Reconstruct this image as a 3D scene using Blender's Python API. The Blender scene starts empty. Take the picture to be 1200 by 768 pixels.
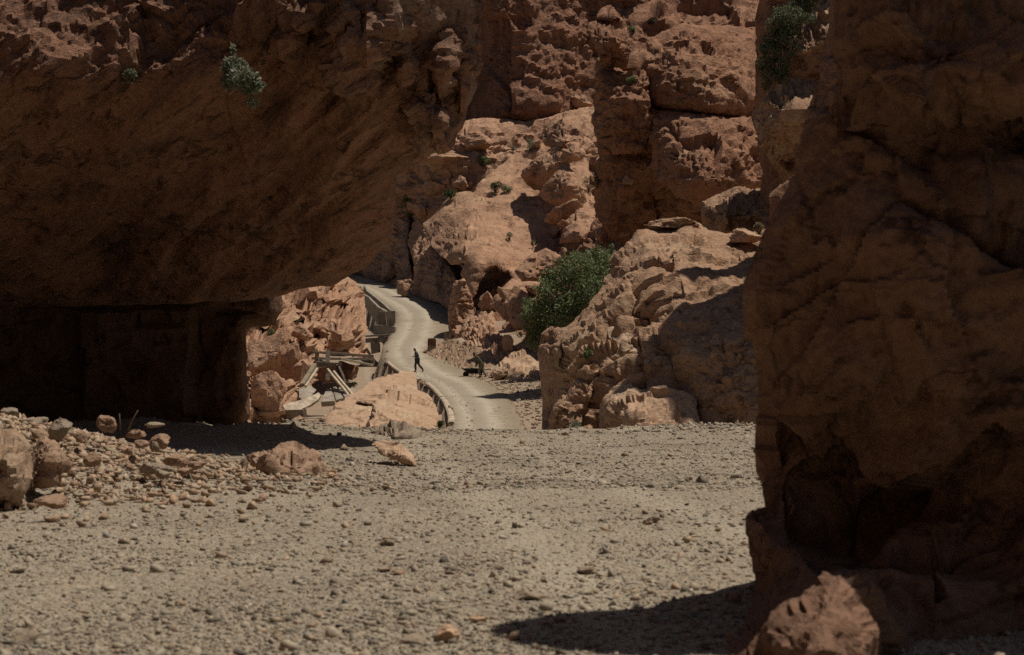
import bpy, bmesh, math, random
import numpy as np
from mathutils import Vector, Matrix

random.seed(7)
F = 1847.0            # focal length in photo pixels (1200 wide)
CZ = 1.6              # camera height
sc = bpy.context.scene
COL = sc.collection

def P(px, py, Y):
    return Vector(((px-600.0)/F*Y, Y, CZ-(py-384.0)/F*Y))

# ------------------------------------------------------------------ noise
def _h(ix, iy, iz, s):
    a = (ix.astype(np.int64)*374761393 + iy.astype(np.int64)*668265263 + iz.astype(np.int64)*2147483647 + s*1274126177) & 0xFFFFFFFF
    a = ((a ^ (a >> 13))*1274126177) & 0xFFFFFFFF
    a = ((a ^ (a >> 16))*2246822519) & 0xFFFFFFFF
    a = a ^ (a >> 15)
    return a
def _r(ix, iy, iz, s):
    return (_h(ix, iy, iz, s) & 0xFFFFFF)/float(0x1000000)

def perlin(p, s=0):
    i = np.floor(p).astype(np.int64); f = p-i
    u = f*f*f*(f*(f*6-15)+10)
    out = 0
    for dx in (0, 1):
        wx = u[:, 0] if dx else 1-u[:, 0]
        for dy in (0, 1):
            wy = u[:, 1] if dy else 1-u[:, 1]
            for dz in (0, 1):
                wz = u[:, 2] if dz else 1-u[:, 2]
                h = _h(i[:, 0]+dx, i[:, 1]+dy, i[:, 2]+dz, s)
                gx = (h & 1023)/511.5-1; gy = ((h >> 10) & 1023)/511.5-1; gz = ((h >> 20) & 1023)/511.5-1
                out = out + wx*wy*wz*(gx*(f[:, 0]-dx)+gy*(f[:, 1]-dy)+gz*(f[:, 2]-dz))
    return out
def fbm(p, o=5, s=0, gain=.5, ridged=False):
    a, t = 1.0, 0
    for k in range(o):
        n = perlin(p*(2.03**k)+k*17.3, s+k)
        if ridged: n = .35-np.abs(n)*1.6
        t = t+a*n; a *= gain
    return t

def worley(p, s=0):
    """returns F1, F2, cell centre offset vector (p-c), three random numbers of the nearest cell"""
    i = np.floor(p).astype(np.int64)
    n = len(p)
    f1 = np.full(n, 9.0); f2 = np.full(n, 9.0)
    off = np.zeros((n, 3)); cid = np.zeros((n, 3), np.int64)
    for dx in (-1, 0, 1):
        for dy in (-1, 0, 1):
            for dz in (-1, 0, 1):
                c = i+np.array([dx, dy, dz])
                q = np.stack([c[:, 0]+_r(c[:, 0], c[:, 1], c[:, 2], s), c[:, 1]+_r(c[:, 0], c[:, 1], c[:, 2], s+11),
                              c[:, 2]+_r(c[:, 0], c[:, 1], c[:, 2], s+23)], 1)
                d = p-q
                L = np.sqrt((d*d).sum(1))
                m = L < f1
                f2 = np.where(m, f1, np.minimum(f2, L))
                f1 = np.where(m, L, f1)
                off[m] = d[m]; cid[m] = c[m]
    r = [_r(cid[:, 0], cid[:, 1], cid[:, 2], s+k) for k in (31, 37, 41, 43)]
    return f1, f2, off, r

def blocks(p, s=0, tilt=.95, step=.45, crack=.22):
    """faceted blocks with cracks between them, height in cell units"""
    w = np.stack([perlin(p*.9, s+90), perlin(p*.9+31, s+91), perlin(p*.9+57, s+92)], 1)
    f1, f2, off, r = worley(p+w*.45, s)
    h = (r[0]-.5)*2*step + tilt*((r[1]-.5)*2*off[:, 0]+(r[2]-.5)*2*off[:, 1]+(r[3]-.5)*2*off[:, 2])
    c = np.clip((f2-f1)/.16, 0, 1)
    return h*np.clip((f2-f1)/.05, .35, 1) - crack*(1-c)**2

def chisel(p, s=0, g=1.0, h=.40, k=.30, warp=.13):
    """chipped rock: planes meeting in sharp convex edges, in cell units"""
    if warp: p = p+warp*np.stack([perlin(p*1.1, s+80), perlin(p*1.1+31, s+81), perlin(p*1.1+57, s+82)], 1)
    i = np.floor(p).astype(np.int64); best = np.full(len(p), 9.)
    for dx in (-1, 0, 1):
        for dy in (-1, 0, 1):
            for dz in (-1, 0, 1):
                c = i+np.array([dx, dy, dz]); H = _h(c[:, 0], c[:, 1], c[:, 2], s); H2 = _h(c[:, 0], c[:, 1], c[:, 2], s+7)
                r = [((H >> q) & 255)/255. for q in (0, 8, 16, 24)]+[((H2 >> q) & 255)/255. for q in (0, 8, 16)]
                d0, d1, d2 = p[:, 0]-c[:, 0]-r[0], p[:, 1]-c[:, 1]-r[1], p[:, 2]-c[:, 2]-r[2]
                v = (r[3]-.5)*2*h+g*((r[4]-.5)*2*d0+(r[5]-.5)*2*d1+(r[6]-.5)*2*d2)+k*(d0*d0+d1*d1+d2*d2)
                best = np.minimum(best, v)
    return best-best.mean()

# ------------------------------------------------------------------ objects
def tag(o, label=None, cat=None, group=None, kind=None):
    if label: o['label'] = label
    if cat: o['category'] = cat
    if group: o['group'] = group
    if kind: o['kind'] = kind
    return o
def link(name, me, mat=None, parent=None):
    o = bpy.data.objects.new(name, me); COL.objects.link(o)
    if mat and me is not None: me.materials.append(mat)
    if parent: o.parent = parent
    return o
def mesh(name, v, f, smooth=True):
    me = bpy.data.meshes.new(name)
    v = np.asarray(v, np.float32)
    if isinstance(f, np.ndarray):
        k = f.shape[1]
        me.vertices.add(len(v)); me.vertices.foreach_set('co', v.ravel())
        me.loops.add(f.size); me.loops.foreach_set('vertex_index', f.astype(np.int32).ravel())
        me.polygons.add(len(f)); me.polygons.foreach_set('loop_start', np.arange(0, f.size, k, dtype=np.int32))
        me.polygons.foreach_set('loop_total', np.full(len(f), k, np.int32))
        me.update(calc_edges=True)
    else:
        me.from_pydata([tuple(map(float, x)) for x in v], [], f)
    if smooth: me.polygons.foreach_set('use_smooth', np.ones(len(me.polygons), bool))
    me.validate()
    return me
def empty(name, loc, rz=0):
    o = bpy.data.objects.new(name, None); COL.objects.link(o)
    o.location = loc; o.rotation_euler = (0, 0, rz); o.empty_display_size = .2
    return o

# ------------------------------------------------------------------ materials
def nt(name):
    m = bpy.data.materials.new(name); m.use_nodes = True
    t = m.node_tree; b = t.nodes['Principled BSDF']
    b.inputs['Roughness'].default_value = .92
    b.inputs['Specular IOR Level'].default_value = .15
    return m, t, b
def N(t, typ, **kw):
    n = t.nodes.new(typ)
    for k, v in kw.items():
        if k in n.inputs: n.inputs[k].default_value = v
        else: setattr(n, k, v)
    return n
def ramp(t, fac, stops):
    r = t.nodes.new('ShaderNodeValToRGB'); e = r.color_ramp.elements
    while len(e) < len(stops): e.new(.5)
    for q, (p, c) in zip(e, stops): q.position = p; q.color = (*c, 1)
    t.links.new(fac, r.inputs[0]); return r.outputs[0]
def mixc(t, fac, a, b, mode='MIX'):
    m = t.nodes.new('ShaderNodeMix'); m.data_type = 'RGBA'; m.blend_type = mode
    for sock, v in ((m.inputs[0], fac), (m.inputs[6], a), (m.inputs[7], b)):
        if hasattr(v, 'is_linked'): t.links.new(v, sock)
        else: sock.default_value = v if not isinstance(v, tuple) else (*v, 1)
    return m.outputs[2]
def maprange(t, v, a, b, c=0., d=1.):
    m = N(t, 'ShaderNodeMapRange'); m.inputs[1].default_value = a; m.inputs[2].default_value = b
    m.inputs[3].default_value = c; m.inputs[4].default_value = d
    t.links.new(v, m.inputs[0]); return m.outputs[0]

def rockmat(name, c, dark=None, pale=None, u=1.0, bump=.5, strata=.3, stain=.5, palemin=.56):
    """c main colour; u = size in metres of the broad patches"""
    dark = dark or tuple(x*.55 for x in c); pale = pale or tuple(min(.6, x*1.35+.03) for x in c)
    m, t, b = nt(name); L = t.links.new
    tc = N(t, 'ShaderNodeTexCoord'); co = tc.outputs['Object']
    big = N(t, 'ShaderNodeTexNoise', Scale=.55/u, Detail=6., Roughness=.62); L(co, big.inputs['Vector'])
    med = N(t, 'ShaderNodeTexNoise', Scale=3.2/u, Detail=8., Roughness=.68); L(co, med.inputs['Vector'])
    fine = N(t, 'ShaderNodeTexNoise', Scale=16./u, Detail=5., Roughness=.7); L(co, fine.inputs['Vector'])
    mp = N(t, 'ShaderNodeMapping'); mp.inputs['Scale'].default_value = (.35, .35, 3.2); mp.inputs['Rotation'].default_value = (.06, -.05, 0)
    L(co, mp.inputs['Vector'])
    lay = N(t, 'ShaderNodeTexNoise', Scale=1.1/u, Detail=5., Roughness=.6); L(mp.outputs[0], lay.inputs['Vector'])
    mp2 = N(t, 'ShaderNodeMapping'); mp2.inputs['Scale'].default_value = (2.2, 2.2, .22); L(co, mp2.inputs['Vector'])
    st = N(t, 'ShaderNodeTexNoise', Scale=.8/u, Detail=5., Roughness=.6); L(mp2.outputs[0], st.inputs['Vector'])
    col = ramp(t, big.outputs[0], [(.28, dark), (.45, c), (.58, c), (.74, pale)])
    col = mixc(t, maprange(t, med.outputs[0], .52, .72, 0, .75), col, dark)
    col = mixc(t, maprange(t, lay.outputs[0], palemin, .75, 0, strata*1.6), col, pale)
    col = mixc(t, maprange(t, st.outputs[0], .56, .74, 0, stain), col, tuple(x*.5 for x in dark))
    cn = N(t, 'ShaderNodeTexNoise', Scale=.75/u, Detail=5., Roughness=.55); cmp = N(t, 'ShaderNodeMapping'); cmp.inputs['Scale'].default_value = (1, 1, 1.5); cmp.inputs['Location'].default_value = (7, 3, 5); L(co, cmp.inputs[0]); L(cmp.outputs[0], cn.inputs['Vector'])
    ca = N(t, 'ShaderNodeMath', operation='SUBTRACT'); L(cn.outputs[0], ca.inputs[0]); ca.inputs[1].default_value = .5
    ca2 = N(t, 'ShaderNodeMath', operation='ABSOLUTE'); L(ca.outputs[0], ca2.inputs[0])
    ck = maprange(t, ca2.outputs[0], .004, .016, .7, 0)
    gate = N(t, 'ShaderNodeMath', operation='MULTIPLY'); L(ck, gate.inputs[0]); L(maprange(t, med.outputs[0], .42, .56), gate.inputs[1])
    col = mixc(t, gate.outputs[0], col, tuple(x*.3 for x in dark))
    f2 = ramp(t, fine.outputs[0], [(.25, (.62, .6, .58)), (.5, (1, 1, 1)), (.75, (1.25, 1.22, 1.2))])
    col = mixc(t, 1.0, col, f2, 'MULTIPLY')
    L(col, b.inputs['Base Color'])
    rn = N(t, 'ShaderNodeTexNoise', Scale=2.1/u, Detail=7., Roughness=.62); L(co, rn.inputs['Vector'])
    ab = N(t, 'ShaderNodeMath', operation='SUBTRACT'); L(rn.outputs[0], ab.inputs[0]); ab.inputs[1].default_value = .5
    ab2 = N(t, 'ShaderNodeMath', operation='ABSOLUTE'); L(ab.outputs[0], ab2.inputs[0])
    cr = maprange(t, ab2.outputs[0], 0, .035, -.30, 0)
    a1 = N(t, 'ShaderNodeMath', operation='ADD'); L(med.outputs[0], a1.inputs[0]); L(cr, a1.inputs[1])
    a2 = N(t, 'ShaderNodeMath', operation='MULTIPLY_ADD'); L(fine.outputs[0], a2.inputs[0]); a2.inputs[1].default_value = .38; L(a1.outputs[0], a2.inputs[2])
    a3 = N(t, 'ShaderNodeMath', operation='MULTIPLY_ADD'); L(lay.outputs[0], a3.inputs[0]); a3.inputs[1].default_value = strata; L(a2.outputs[0], a3.inputs[2])
    bp = N(t, 'ShaderNodeBump', Strength=bump*.75, Distance=.5*u); L(a3.outputs[0], bp.inputs['Height'])
    L(bp.outputs[0], b.inputs['Normal'])
    return m

def streakmat(m, dark, amount=.7):
    """slanting dark streaks and pits over a rock material"""
    t = m.node_tree; L = t.links.new; b = t.nodes['Principled BSDF']
    src = b.inputs['Base Color'].links[0].from_socket
    tc = N(t, 'ShaderNodeTexCoord'); mp = N(t, 'ShaderNodeMapping'); mp.inputs['Rotation'].default_value = (0, math.radians(34), 0)
    mp0 = N(t, 'ShaderNodeMapping'); mp0.inputs['Scale'].default_value = (.30, .6, 2.0)
    L(tc.outputs['Object'], mp.inputs[0]); L(mp.outputs[0], mp0.inputs[0])
    n = N(t, 'ShaderNodeTexNoise', Scale=1.5, Detail=7., Roughness=.65); L(mp0.outputs[0], n.inputs['Vector'])
    n2 = N(t, 'ShaderNodeTexNoise', Scale=3.2, Detail=4., Roughness=.6); L(mp0.outputs[0], n2.inputs['Vector'])
    c = mixc(t, maprange(t, n.outputs[0], .5, .68, 0, amount), src, dark)
    c = mixc(t, maprange(t, n2.outputs[0], .63, .72, 0, amount), c, tuple(x*.4 for x in dark))
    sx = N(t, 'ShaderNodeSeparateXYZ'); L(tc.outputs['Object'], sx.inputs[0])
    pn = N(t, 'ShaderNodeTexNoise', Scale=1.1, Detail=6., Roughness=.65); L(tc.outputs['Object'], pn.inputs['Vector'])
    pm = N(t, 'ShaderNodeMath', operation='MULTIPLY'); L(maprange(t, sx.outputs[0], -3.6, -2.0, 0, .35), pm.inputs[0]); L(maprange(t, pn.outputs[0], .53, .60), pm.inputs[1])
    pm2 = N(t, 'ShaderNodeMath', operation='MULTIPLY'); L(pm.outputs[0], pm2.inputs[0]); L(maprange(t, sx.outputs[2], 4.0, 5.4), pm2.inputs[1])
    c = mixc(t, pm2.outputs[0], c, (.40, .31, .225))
    L(c, b.inputs['Base Color'])
    h = N(t, 'ShaderNodeBump', Strength=.8, Distance=.5); h.invert = True
    sm = N(t, 'ShaderNodeMath', operation='ADD'); L(n.outputs[0], sm.inputs[0]); L(maprange(t, n2.outputs[0], .6, .72, 0, .6), sm.inputs[1]); L(sm.outputs[0], h.inputs['Height'])
    L(b.inputs['Normal'].links[0].from_socket, h.inputs['Normal']); L(h.outputs[0], b.inputs['Normal'])

def plainmat(name, c, var=.25, scale=6., bump=.2, dist=.03, rough=.9, stretch=None, dark=None):
    m, t, b = nt(name); L = t.links.new
    b.inputs['Roughness'].default_value = rough
    tc = N(t, 'ShaderNodeTexCoord'); co = tc.outputs['Object']
    if stretch:
        mp = N(t, 'ShaderNodeMapping'); mp.inputs['Scale'].default_value = stretch; L(co, mp.inputs[0]); co = mp.outputs[0]
    n = N(t, 'ShaderNodeTexNoise', Scale=scale, Detail=7., Roughness=.65); L(co, n.inputs['Vector'])
    lo = dark or tuple(x*(1-var*1.6) for x in c)
    col = ramp(t, n.outputs[0], [(.3, lo), (.5, c), (.72, tuple(min(.8, x*(1+var)) for x in c))])
    L(col, b.inputs['Base Color'])
    bp = N(t, 'ShaderNodeBump', Strength=bump, Distance=dist); L(n.outputs[0], bp.inputs['Height']); L(bp.outputs[0], b.inputs['Normal'])
    return m

def leafmat(name, c, c2):
    m, t, b = nt(name); L = t.links.new
    b.inputs['Roughness'].default_value = .55; b.inputs['Specular IOR Level'].default_value = .35
    g = N(t, 'ShaderNodeNewGeometry')
    col = ramp(t, g.outputs['Random Per Island'], [(0, c), (.6, tuple((a+d)/2 for a, d in zip(c, c2))), (1, c2)])
    L(col, b.inputs['Base Color'])
    tr = N(t, 'ShaderNodeBsdfTranslucent'); L(col, tr.inputs[0])
    mx = N(t, 'ShaderNodeMixShader'); mx.inputs[0].default_value = .4
    L(b.outputs[0], mx.inputs[1]); L(tr.outputs[0], mx.inputs[2]); L(mx.outputs[0], t.nodes['Material Output'].inputs[0])
    return m

M = {}
M['overhang'] = rockmat('overhang_rock', (.305, .160, .102), dark=(0.170, 0.095, 0.066), pale=(0.360, 0.236, 0.165), u=1.6, bump=.55, strata=.1, stain=.12)
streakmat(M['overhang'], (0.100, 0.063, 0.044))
M['cave'] = rockmat('shade_darkened_cave_rock', (.15, .085, .055), dark=(.07, .042, .03), pale=(.21, .125, .08), u=1.6, bump=.6)  # rock colour darkened so the hollow's deep shade is partly in the colour
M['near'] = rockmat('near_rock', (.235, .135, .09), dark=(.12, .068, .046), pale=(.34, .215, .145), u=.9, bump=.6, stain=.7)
M['red'] = rockmat('red_rock', (0.346, 0.183, 0.112), dark=(0.206, 0.106, 0.066), pale=(0.454, 0.283, 0.177), u=3.0, bump=.7)
M['redfar'] = rockmat('far_red_rock', (0.303, 0.155, 0.097), dark=(0.190, 0.094, 0.060), pale=(0.389, 0.233, 0.150), u=6.0, bump=.8)
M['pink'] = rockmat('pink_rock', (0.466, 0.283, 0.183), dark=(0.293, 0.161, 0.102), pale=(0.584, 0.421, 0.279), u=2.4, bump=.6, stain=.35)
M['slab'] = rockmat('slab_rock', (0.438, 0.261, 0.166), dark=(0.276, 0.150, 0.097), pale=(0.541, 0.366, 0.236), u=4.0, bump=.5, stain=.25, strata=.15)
M['tan'] = rockmat('tan_rock', (0.469, 0.315, 0.210), dark=(0.346, 0.216, 0.134), pale=(0.584, 0.455, 0.311), u=2.4, bump=.5, stain=.2, strata=.4)
M['mid'] = rockmat('mid_rock', (0.433, 0.271, 0.172), dark=(0.249, 0.141, 0.088), pale=(0.574, 0.444, 0.295), u=2.2, bump=.65, stain=.35)
M['pale'] = rockmat('pale_rock', (0.494, 0.354, 0.244), dark=(0.340, 0.213, 0.139), pale=(0.577, 0.436, 0.315), u=1.8, bump=.6, stain=.2)
M['stone'] = rockmat('brown_stone', (.33, .225, .15), dark=(.22, .145, .095), pale=(.42, .31, .22), u=.5, bump=.5)
M['stonepink'] = rockmat('pinkish_stone', (.35, .23, .155), dark=(.22, .14, .095), pale=(.44, .32, .235), u=.5, bump=.5)
M['stonegrey'] = rockmat('grey_stone', (.31, .245, .18), dark=(.19, .155, .12), pale=(.37, .32, .25), u=.5, bump=.5)
M['concrete'] = plainmat('weathered_concrete', (.30, .26, .21), .35, 1.6, .4, .12, dark=(.16, .13, .10))
M['masonry'] = rockmat('rendered_masonry', (.27, .15, .095), u=1.0, bump=.5, strata=.2)
M['coping'] = plainmat('pale_coping', (.45, .37, .28), .3, 2.5, .4, .08)
M['wood'] = plainmat('weathered_wood', (.27, .215, .155), .4, 3., .4, .03, stretch=(.4, 3, 3))
M['palewood'] = plainmat('pale_timber', (.48, .40, .29), .3, 3., .3, .03)
M['darkwood'] = plainmat('dark_timber', (.12, .09, .065), .4, 3., .3, .03)
M['rust'] = plainmat('rust_red_paint', (.19, .085, .06), .35, 4., .3, .02)
M['leaf'] = leafmat('bush_leaves', (.085, .115, .045), (.28, .33, .155))
M['leafdark'] = leafmat('conifer_leaves', (.06, .08, .04), (.19, .20, .11))
M['leafgrey'] = leafmat('grey_green_leaves', (.11, .13, .08), (.32, .33, .23))
M['leafbright'] = leafmat('ledge_plant_leaves', (.035, .06, .02), (.11, .14, .05))
M['dry'] = leafmat('dry_grass', (.18, .14, .08), (.34, .28, .17))
M['bark'] = plainmat('bark', (.13, .095, .065), .3, 8., .4, .03)

# ------------------------------------------------------------------ rock relief: traced outline -> solid of real depth
def polydist(pts, poly):
    a = np.array(poly, float); b = np.roll(a, -1, 0)
    best = np.full(len(pts), 1e18); near = np.zeros((len(pts), 2)); inside = np.zeros(len(pts), bool)
    for (x0, y0), (x1, y1) in zip(a, b):
        d = np.array([x1-x0, y1-y0]); l2 = (d*d).sum()+1e-12
        t = np.clip(((pts[:, 0]-x0)*d[0]+(pts[:, 1]-y0)*d[1])/l2, 0, 1)
        q = np.stack([x0+t*d[0], y0+t*d[1]], 1)
        D = ((pts-q)**2).sum(1)
        m = D < best; best[m] = D[m]; near[m] = q[m]
        c = ((y0 > pts[:, 1]) != (y1 > pts[:, 1]))
        with np.errstate(divide='ignore', invalid='ignore'):
            xi = (x1-x0)*(pts[:, 1]-y0)/(y1-y0)+x0
        inside ^= c & (pts[:, 0] < xi)
    return np.sqrt(best), near, inside

def rbf(ctrl, x, y):
    c = np.array(ctrl, float)
    p = c[:, :2]; n = len(p)
    if n == 1: return np.full(len(x), c[0, 2])
    A = np.sqrt(((p[:, None]-p[None])**2).sum(2)+4.)
    K = np.zeros((n+1, n+1)); K[:n, :n] = A; K[:n, n] = 1; K[n, :n] = 1
    w = np.linalg.solve(K, np.append(c[:, 2], 0))
    r = np.full(len(x), w[n])
    for k in range(n): r += w[k]*np.sqrt((x-p[k, 0])**2+(y-p[k, 1])**2+4.)
    return r

def axis(lo, hi, s, a, b):
    xs = []; x = lo
    while x < hi:
        xs.append(x); x += s if a-s*2 <= x <= b else min(s*7, 45)
    xs.append(hi); return np.array(xs)

def normals(v, f):
    n = np.zeros_like(v)
    q = v[f]
    fn = np.cross(q[:, 2]-q[:, 0], q[:, 3]-q[:, 1])
    for k in range(4): np.add.at(n, f[:, k], fn)
    return n/np.maximum(np.linalg.norm(n, axis=1, keepdims=True), 1e-9)

def relief(name, outline, ctrl, mat, label=None, cat=None, group=None, kind=None, step=3.0, rnd=1.0, thick=4.0,
           u=1.0, amp=1.0, blk=.55, layer=0.0, seed=1, rough=(), bumps=(), stair=None, stri=0., fine=.05, flat=1.0, clump=0., back=True, crisp=28, bend=None, calm=()):
    poly = np.array(outline, float)
    # roughen the traced outline a little between its points
    lo, hi = poly.min(0), poly.max(0)
    xs = axis(lo[0]-step, hi[0]+step, step, -25, 1225); ys = axis(lo[1]-step, hi[1]+step, step, -25, 793)
    X, Yg = np.meshgrid(xs, ys); pts = np.stack([X.ravel(), Yg.ravel()], 1)
    d, near, ins = polydist(pts, poly)
    nx, ny = len(xs), len(ys)
    idx = np.arange(nx*ny).reshape(ny, nx)
    q = np.stack([idx[:-1, :-1], idx[1:, :-1], idx[1:, 1:], idx[:-1, 1:]], -1).reshape(-1, 4)
    keep = ins[q].any(1); q = q[keep]
    used = np.unique(q); mp = -np.ones(nx*ny, int); mp[used] = np.arange(len(used)); q = mp[q]
    pts = pts[used]; d = d[used]; ins = ins[used]; near = near[used]
    pts = np.where(ins[:, None], pts, near); d = np.where(ins, d, 0)
    ed = np.concatenate([q[:, [0, 1]], q[:, [1, 2]], q[:, [2, 3]], q[:, [3, 0]]])
    free = ins & (d < 4*step)
    for _ in range(6):
        acc = np.zeros_like(pts); cnt = np.zeros(len(pts))
        for k in (0, 1):
            np.add.at(acc, ed[:, k], pts[ed[:, 1-k]]); np.add.at(cnt, ed[:, k], 1)
        av = acc/np.maximum(cnt, 1)[:, None]
        pts = np.where(free[:, None], av, pts)
        bd = ~ins   # points on the outline slide towards even spacing
    d2, near2, ins2 = polydist(pts, poly)
    pts = np.where((free & ~ins2)[:, None], near2, pts); d = np.where(ins, np.where(ins2, d2, 0), 0)
    Yc = rbf(ctrl, pts[:, 0], pts[:, 1])
    slope = np.clip((rbf(ctrl, pts[:, 0], pts[:, 1]-4)-rbf(ctrl, pts[:, 0], pts[:, 1]+4))/(8/F*Yc), .25, 6.5) if stair else 0
    for (bx, by, brx, bry, bh) in bumps:
        ex = (pts[:, 0]-bx)/brx; ey = (pts[:, 1]-by)/bry
        wgt = np.clip(1-ex*ex-ey*ey, 0, 1)
        Yc = Yc-bh*np.sqrt(wgt)*np.clip(.35+.65*(ey*.5+.5)*1.4, 0, 1)
    dw = d/F*Yc
    t = np.clip(dw/rnd, 0, 1)
    Yf = Yc+rnd*flat*(1-np.sqrt(np.clip(1-(1-t)**2, 0, 1)))
    if stair:
        hs, ks = stair
        zw = CZ-(pts[:, 1]-384)/F*Yf; xw = (pts[:, 0]-600)/F*Yf
        w2 = np.stack([xw/(1.5*hs), zw/(4*hs), Yf/(9*hs)], 1); w2 = w2+.35*np.stack([perlin(w2*1.3, seed+60), perlin(w2*1.3+9, seed+61), perlin(w2, seed+62)], 1)
        f1, f2, off, rr = worley(w2, seed+63)
        qz = zw/hs+.45*perlin(np.stack([xw/(2.5*hs), zw/(5*hs), Yf*0], 1), seed+64)+.75*rr[0]+off[:, 0]*(rr[2]-.5)*.8
        fq = qz-np.floor(qz); ss = np.clip((fq-.66)/.34, 0, 1); ss = ss*ss*(3-2*ss)
        row = _r(np.floor(qz).astype(np.int64), np.zeros(len(qz), np.int64), np.zeros(len(qz), np.int64), seed+65)
        msk = np.clip(.75+1.5*perlin(np.stack([xw/(3*hs), zw/(3*hs), Yf/(6*hs)], 1), seed+66), .15, 1.3)*np.clip(dw/rnd, .1, 1)
        Yf = Yf-ks*hs*slope*np.minimum(msk, 1)*((fq*.92-ss)+.2*(row-.5)+.3*(rr[1]-.5))+ks*hs*.3*msk*np.clip(1-(f2-f1)/.10, 0, 1)
    def wpos(Y): return np.stack([(pts[:, 0]-600)/F*Y, Y, CZ-(pts[:, 1]-384)/F*Y], 1)
    v = wpos(Yf)
    nrm = normals(v, q)
    p = v/u
    if bend:   # bedding that dips and undulates
        p = p@np.array(Matrix.Rotation(bend[0], 3, 'Y') @ Matrix.Rotation(bend[1], 3, 'X') @ Matrix.Rotation(.5, 3, 'Z')).T
        p = p+bend[2]*np.stack([perlin(p*.45, seed+51), perlin(p*.45+7, seed+52), perlin(p*.45+13, seed+53)], 1)+.35*bend[2]*np.stack([perlin(p*1.3, seed+54), perlin(p*1.3+7, seed+55), perlin(p*1.3+13, seed+56)], 1)
    disp = .16*u*amp*fbm(p*.45, 5, seed, .55)
    if blk:
        L1_, L2_ = 1+layer*.8, 1+layer
        sc1 = np.array([.62, .62, .75*L1_])
        disp += blk*u*1.15*amp*(chisel(p*sc1, seed+5)+.30*blocks(p*sc1, seed+6))
        md = np.clip(.55+1.4*perlin(p*.6+9.1, seed+12), .15, 1.2)
        disp += blk*u*.62*amp*md*chisel(p*np.array([1.6, 1.6, 1.8*L2_]), seed+9)
        disp += blk*u*.30*amp*(1.35-md*.7)*chisel(p*np.array([3.9, 3.9, 4.5*L2_]), seed+15)
        # joints: narrow fissures, mostly along the bedding and across it
        pj = p*np.array([.42, .42, .60*L2_]); pj = pj+.18*np.stack([perlin(pj*2.3, seed+81), perlin(pj*2.3+5, seed+82), perlin(pj*2.3+9, seed+83)], 1)
        f1, f2, off_, rr_ = worley(pj, seed+84)
        gate = np.clip(.35+2.2*perlin(p*.5+3, seed+85), 0, 1)
        disp -= u*.30*amp*min(1, blk*1.6)*gate*np.exp(-((f2-f1)/.045)**2)
        disp += u*.16*amp*min(1, blk*1.6)*(rr_[0]-.5)
    if layer:
        zz = p[:, 2]*1.5+.35*perlin(p*.3, seed+3)+.12*p[:, 0]*.3
        fr = zz-np.floor(zz); lv = _r(np.floor(zz).astype(np.int64), np.zeros(len(zz), np.int64), np.zeros(len(zz), np.int64), seed)
        disp += layer*u*.22*(lv-.5)-layer*u*.10*np.exp(-((fr-.5)/.5)**2*0-((np.minimum(fr, 1-fr))/.07)**2)
    if stri:
        s_ = p[:, 0]*.83+p[:, 2]*.56; t_ = p[:, 2]*.83-p[:, 0]*.56
        pp = np.stack([s_*.35, p[:, 1]*.4, t_*2.2], 1)
        disp += stri*u*fbm(pp, 4, seed+70, .55)
        disp -= stri*u*1.1*np.clip(perlin(np.stack([s_*.6, p[:, 1]*.5, t_*3.0], 1), seed+75)-.28, 0, 1)*3
    disp += fine*u*(fbm(p*3.1, 4, seed+20, .6)+.8*fbm(p*5.3, 3, seed+27, .6, ridged=True))
    if clump:
        disp += clump*u*fbm(p*1.6, 4, seed+33, .62, ridged=True)
    for (rx, ry, rr, ra) in rough:
        w = np.exp(-((pts[:, 0]-rx)**2+(pts[:, 1]-ry)**2)/(rr*rr))
        disp += w*ra*u*(fbm(p*2.0, 5, seed+44, .65, ridged=True)+.8*chisel(p*2.6, seed+46))
    for (cx, cy, cr, ck) in calm:
        wc = np.exp(-((pts[:, 0]-cx)**2+(pts[:, 1]-cy)**2)/(cr*cr)); disp = disp*(1-ck*wc)+ck*wc*u*(.14*chisel(v/u*2.6+4.3, seed+201)+.06*chisel(v/u*6.1, seed+202)+.03*fbm(v/u*9, 4, seed+203))
    v2 = v+nrm*(disp*(.35+.65*np.clip(dw/max(rnd, u*.5), 0, 1)))[:, None]
    if back:
        e = np.concatenate([q[:, [0, 1]], q[:, [1, 2]], q[:, [2, 3]], q[:, [3, 0]]])
        n = len(v2)
        Yb = Yf+thick*np.sqrt(np.clip(1-(1-np.clip(dw/max(thick*.8, .01), 0, 1))**2, 0, 1))+.02
        vb = wpos(Yb)
        rim = ~ins
        vb[rim] = v2[rim]
        # rim vertices shared between front and back
        bm_ = np.where(rim, np.arange(n), n+np.arange(n))
        qb = bm_[q][:, ::-1]
        V = np.concatenate([v2, vb]); Q = np.concatenate([q, qb])
        deg = (np.sort(qb, 1)[:, 1:] == np.sort(qb, 1)[:, :-1]).any(1)
        same = (qb[:, ::-1] == q).all(1)
        Q = np.concatenate([q, qb[~same]])
        us = np.unique(Q); mm = -np.ones(len(V), int); mm[us] = np.arange(len(us)); V = V[us]; Q = mm[Q]
    else:
        V, Q = v2, q
    Q = Q[:, ::-1] if False else Q
    me_ = mesh(name, V, Q); me_.set_sharp_from_angle(angle=math.radians(crisp))
    o = link(name, me_, mat)
    tag(o, label, cat, group, kind)
    return o

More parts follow.
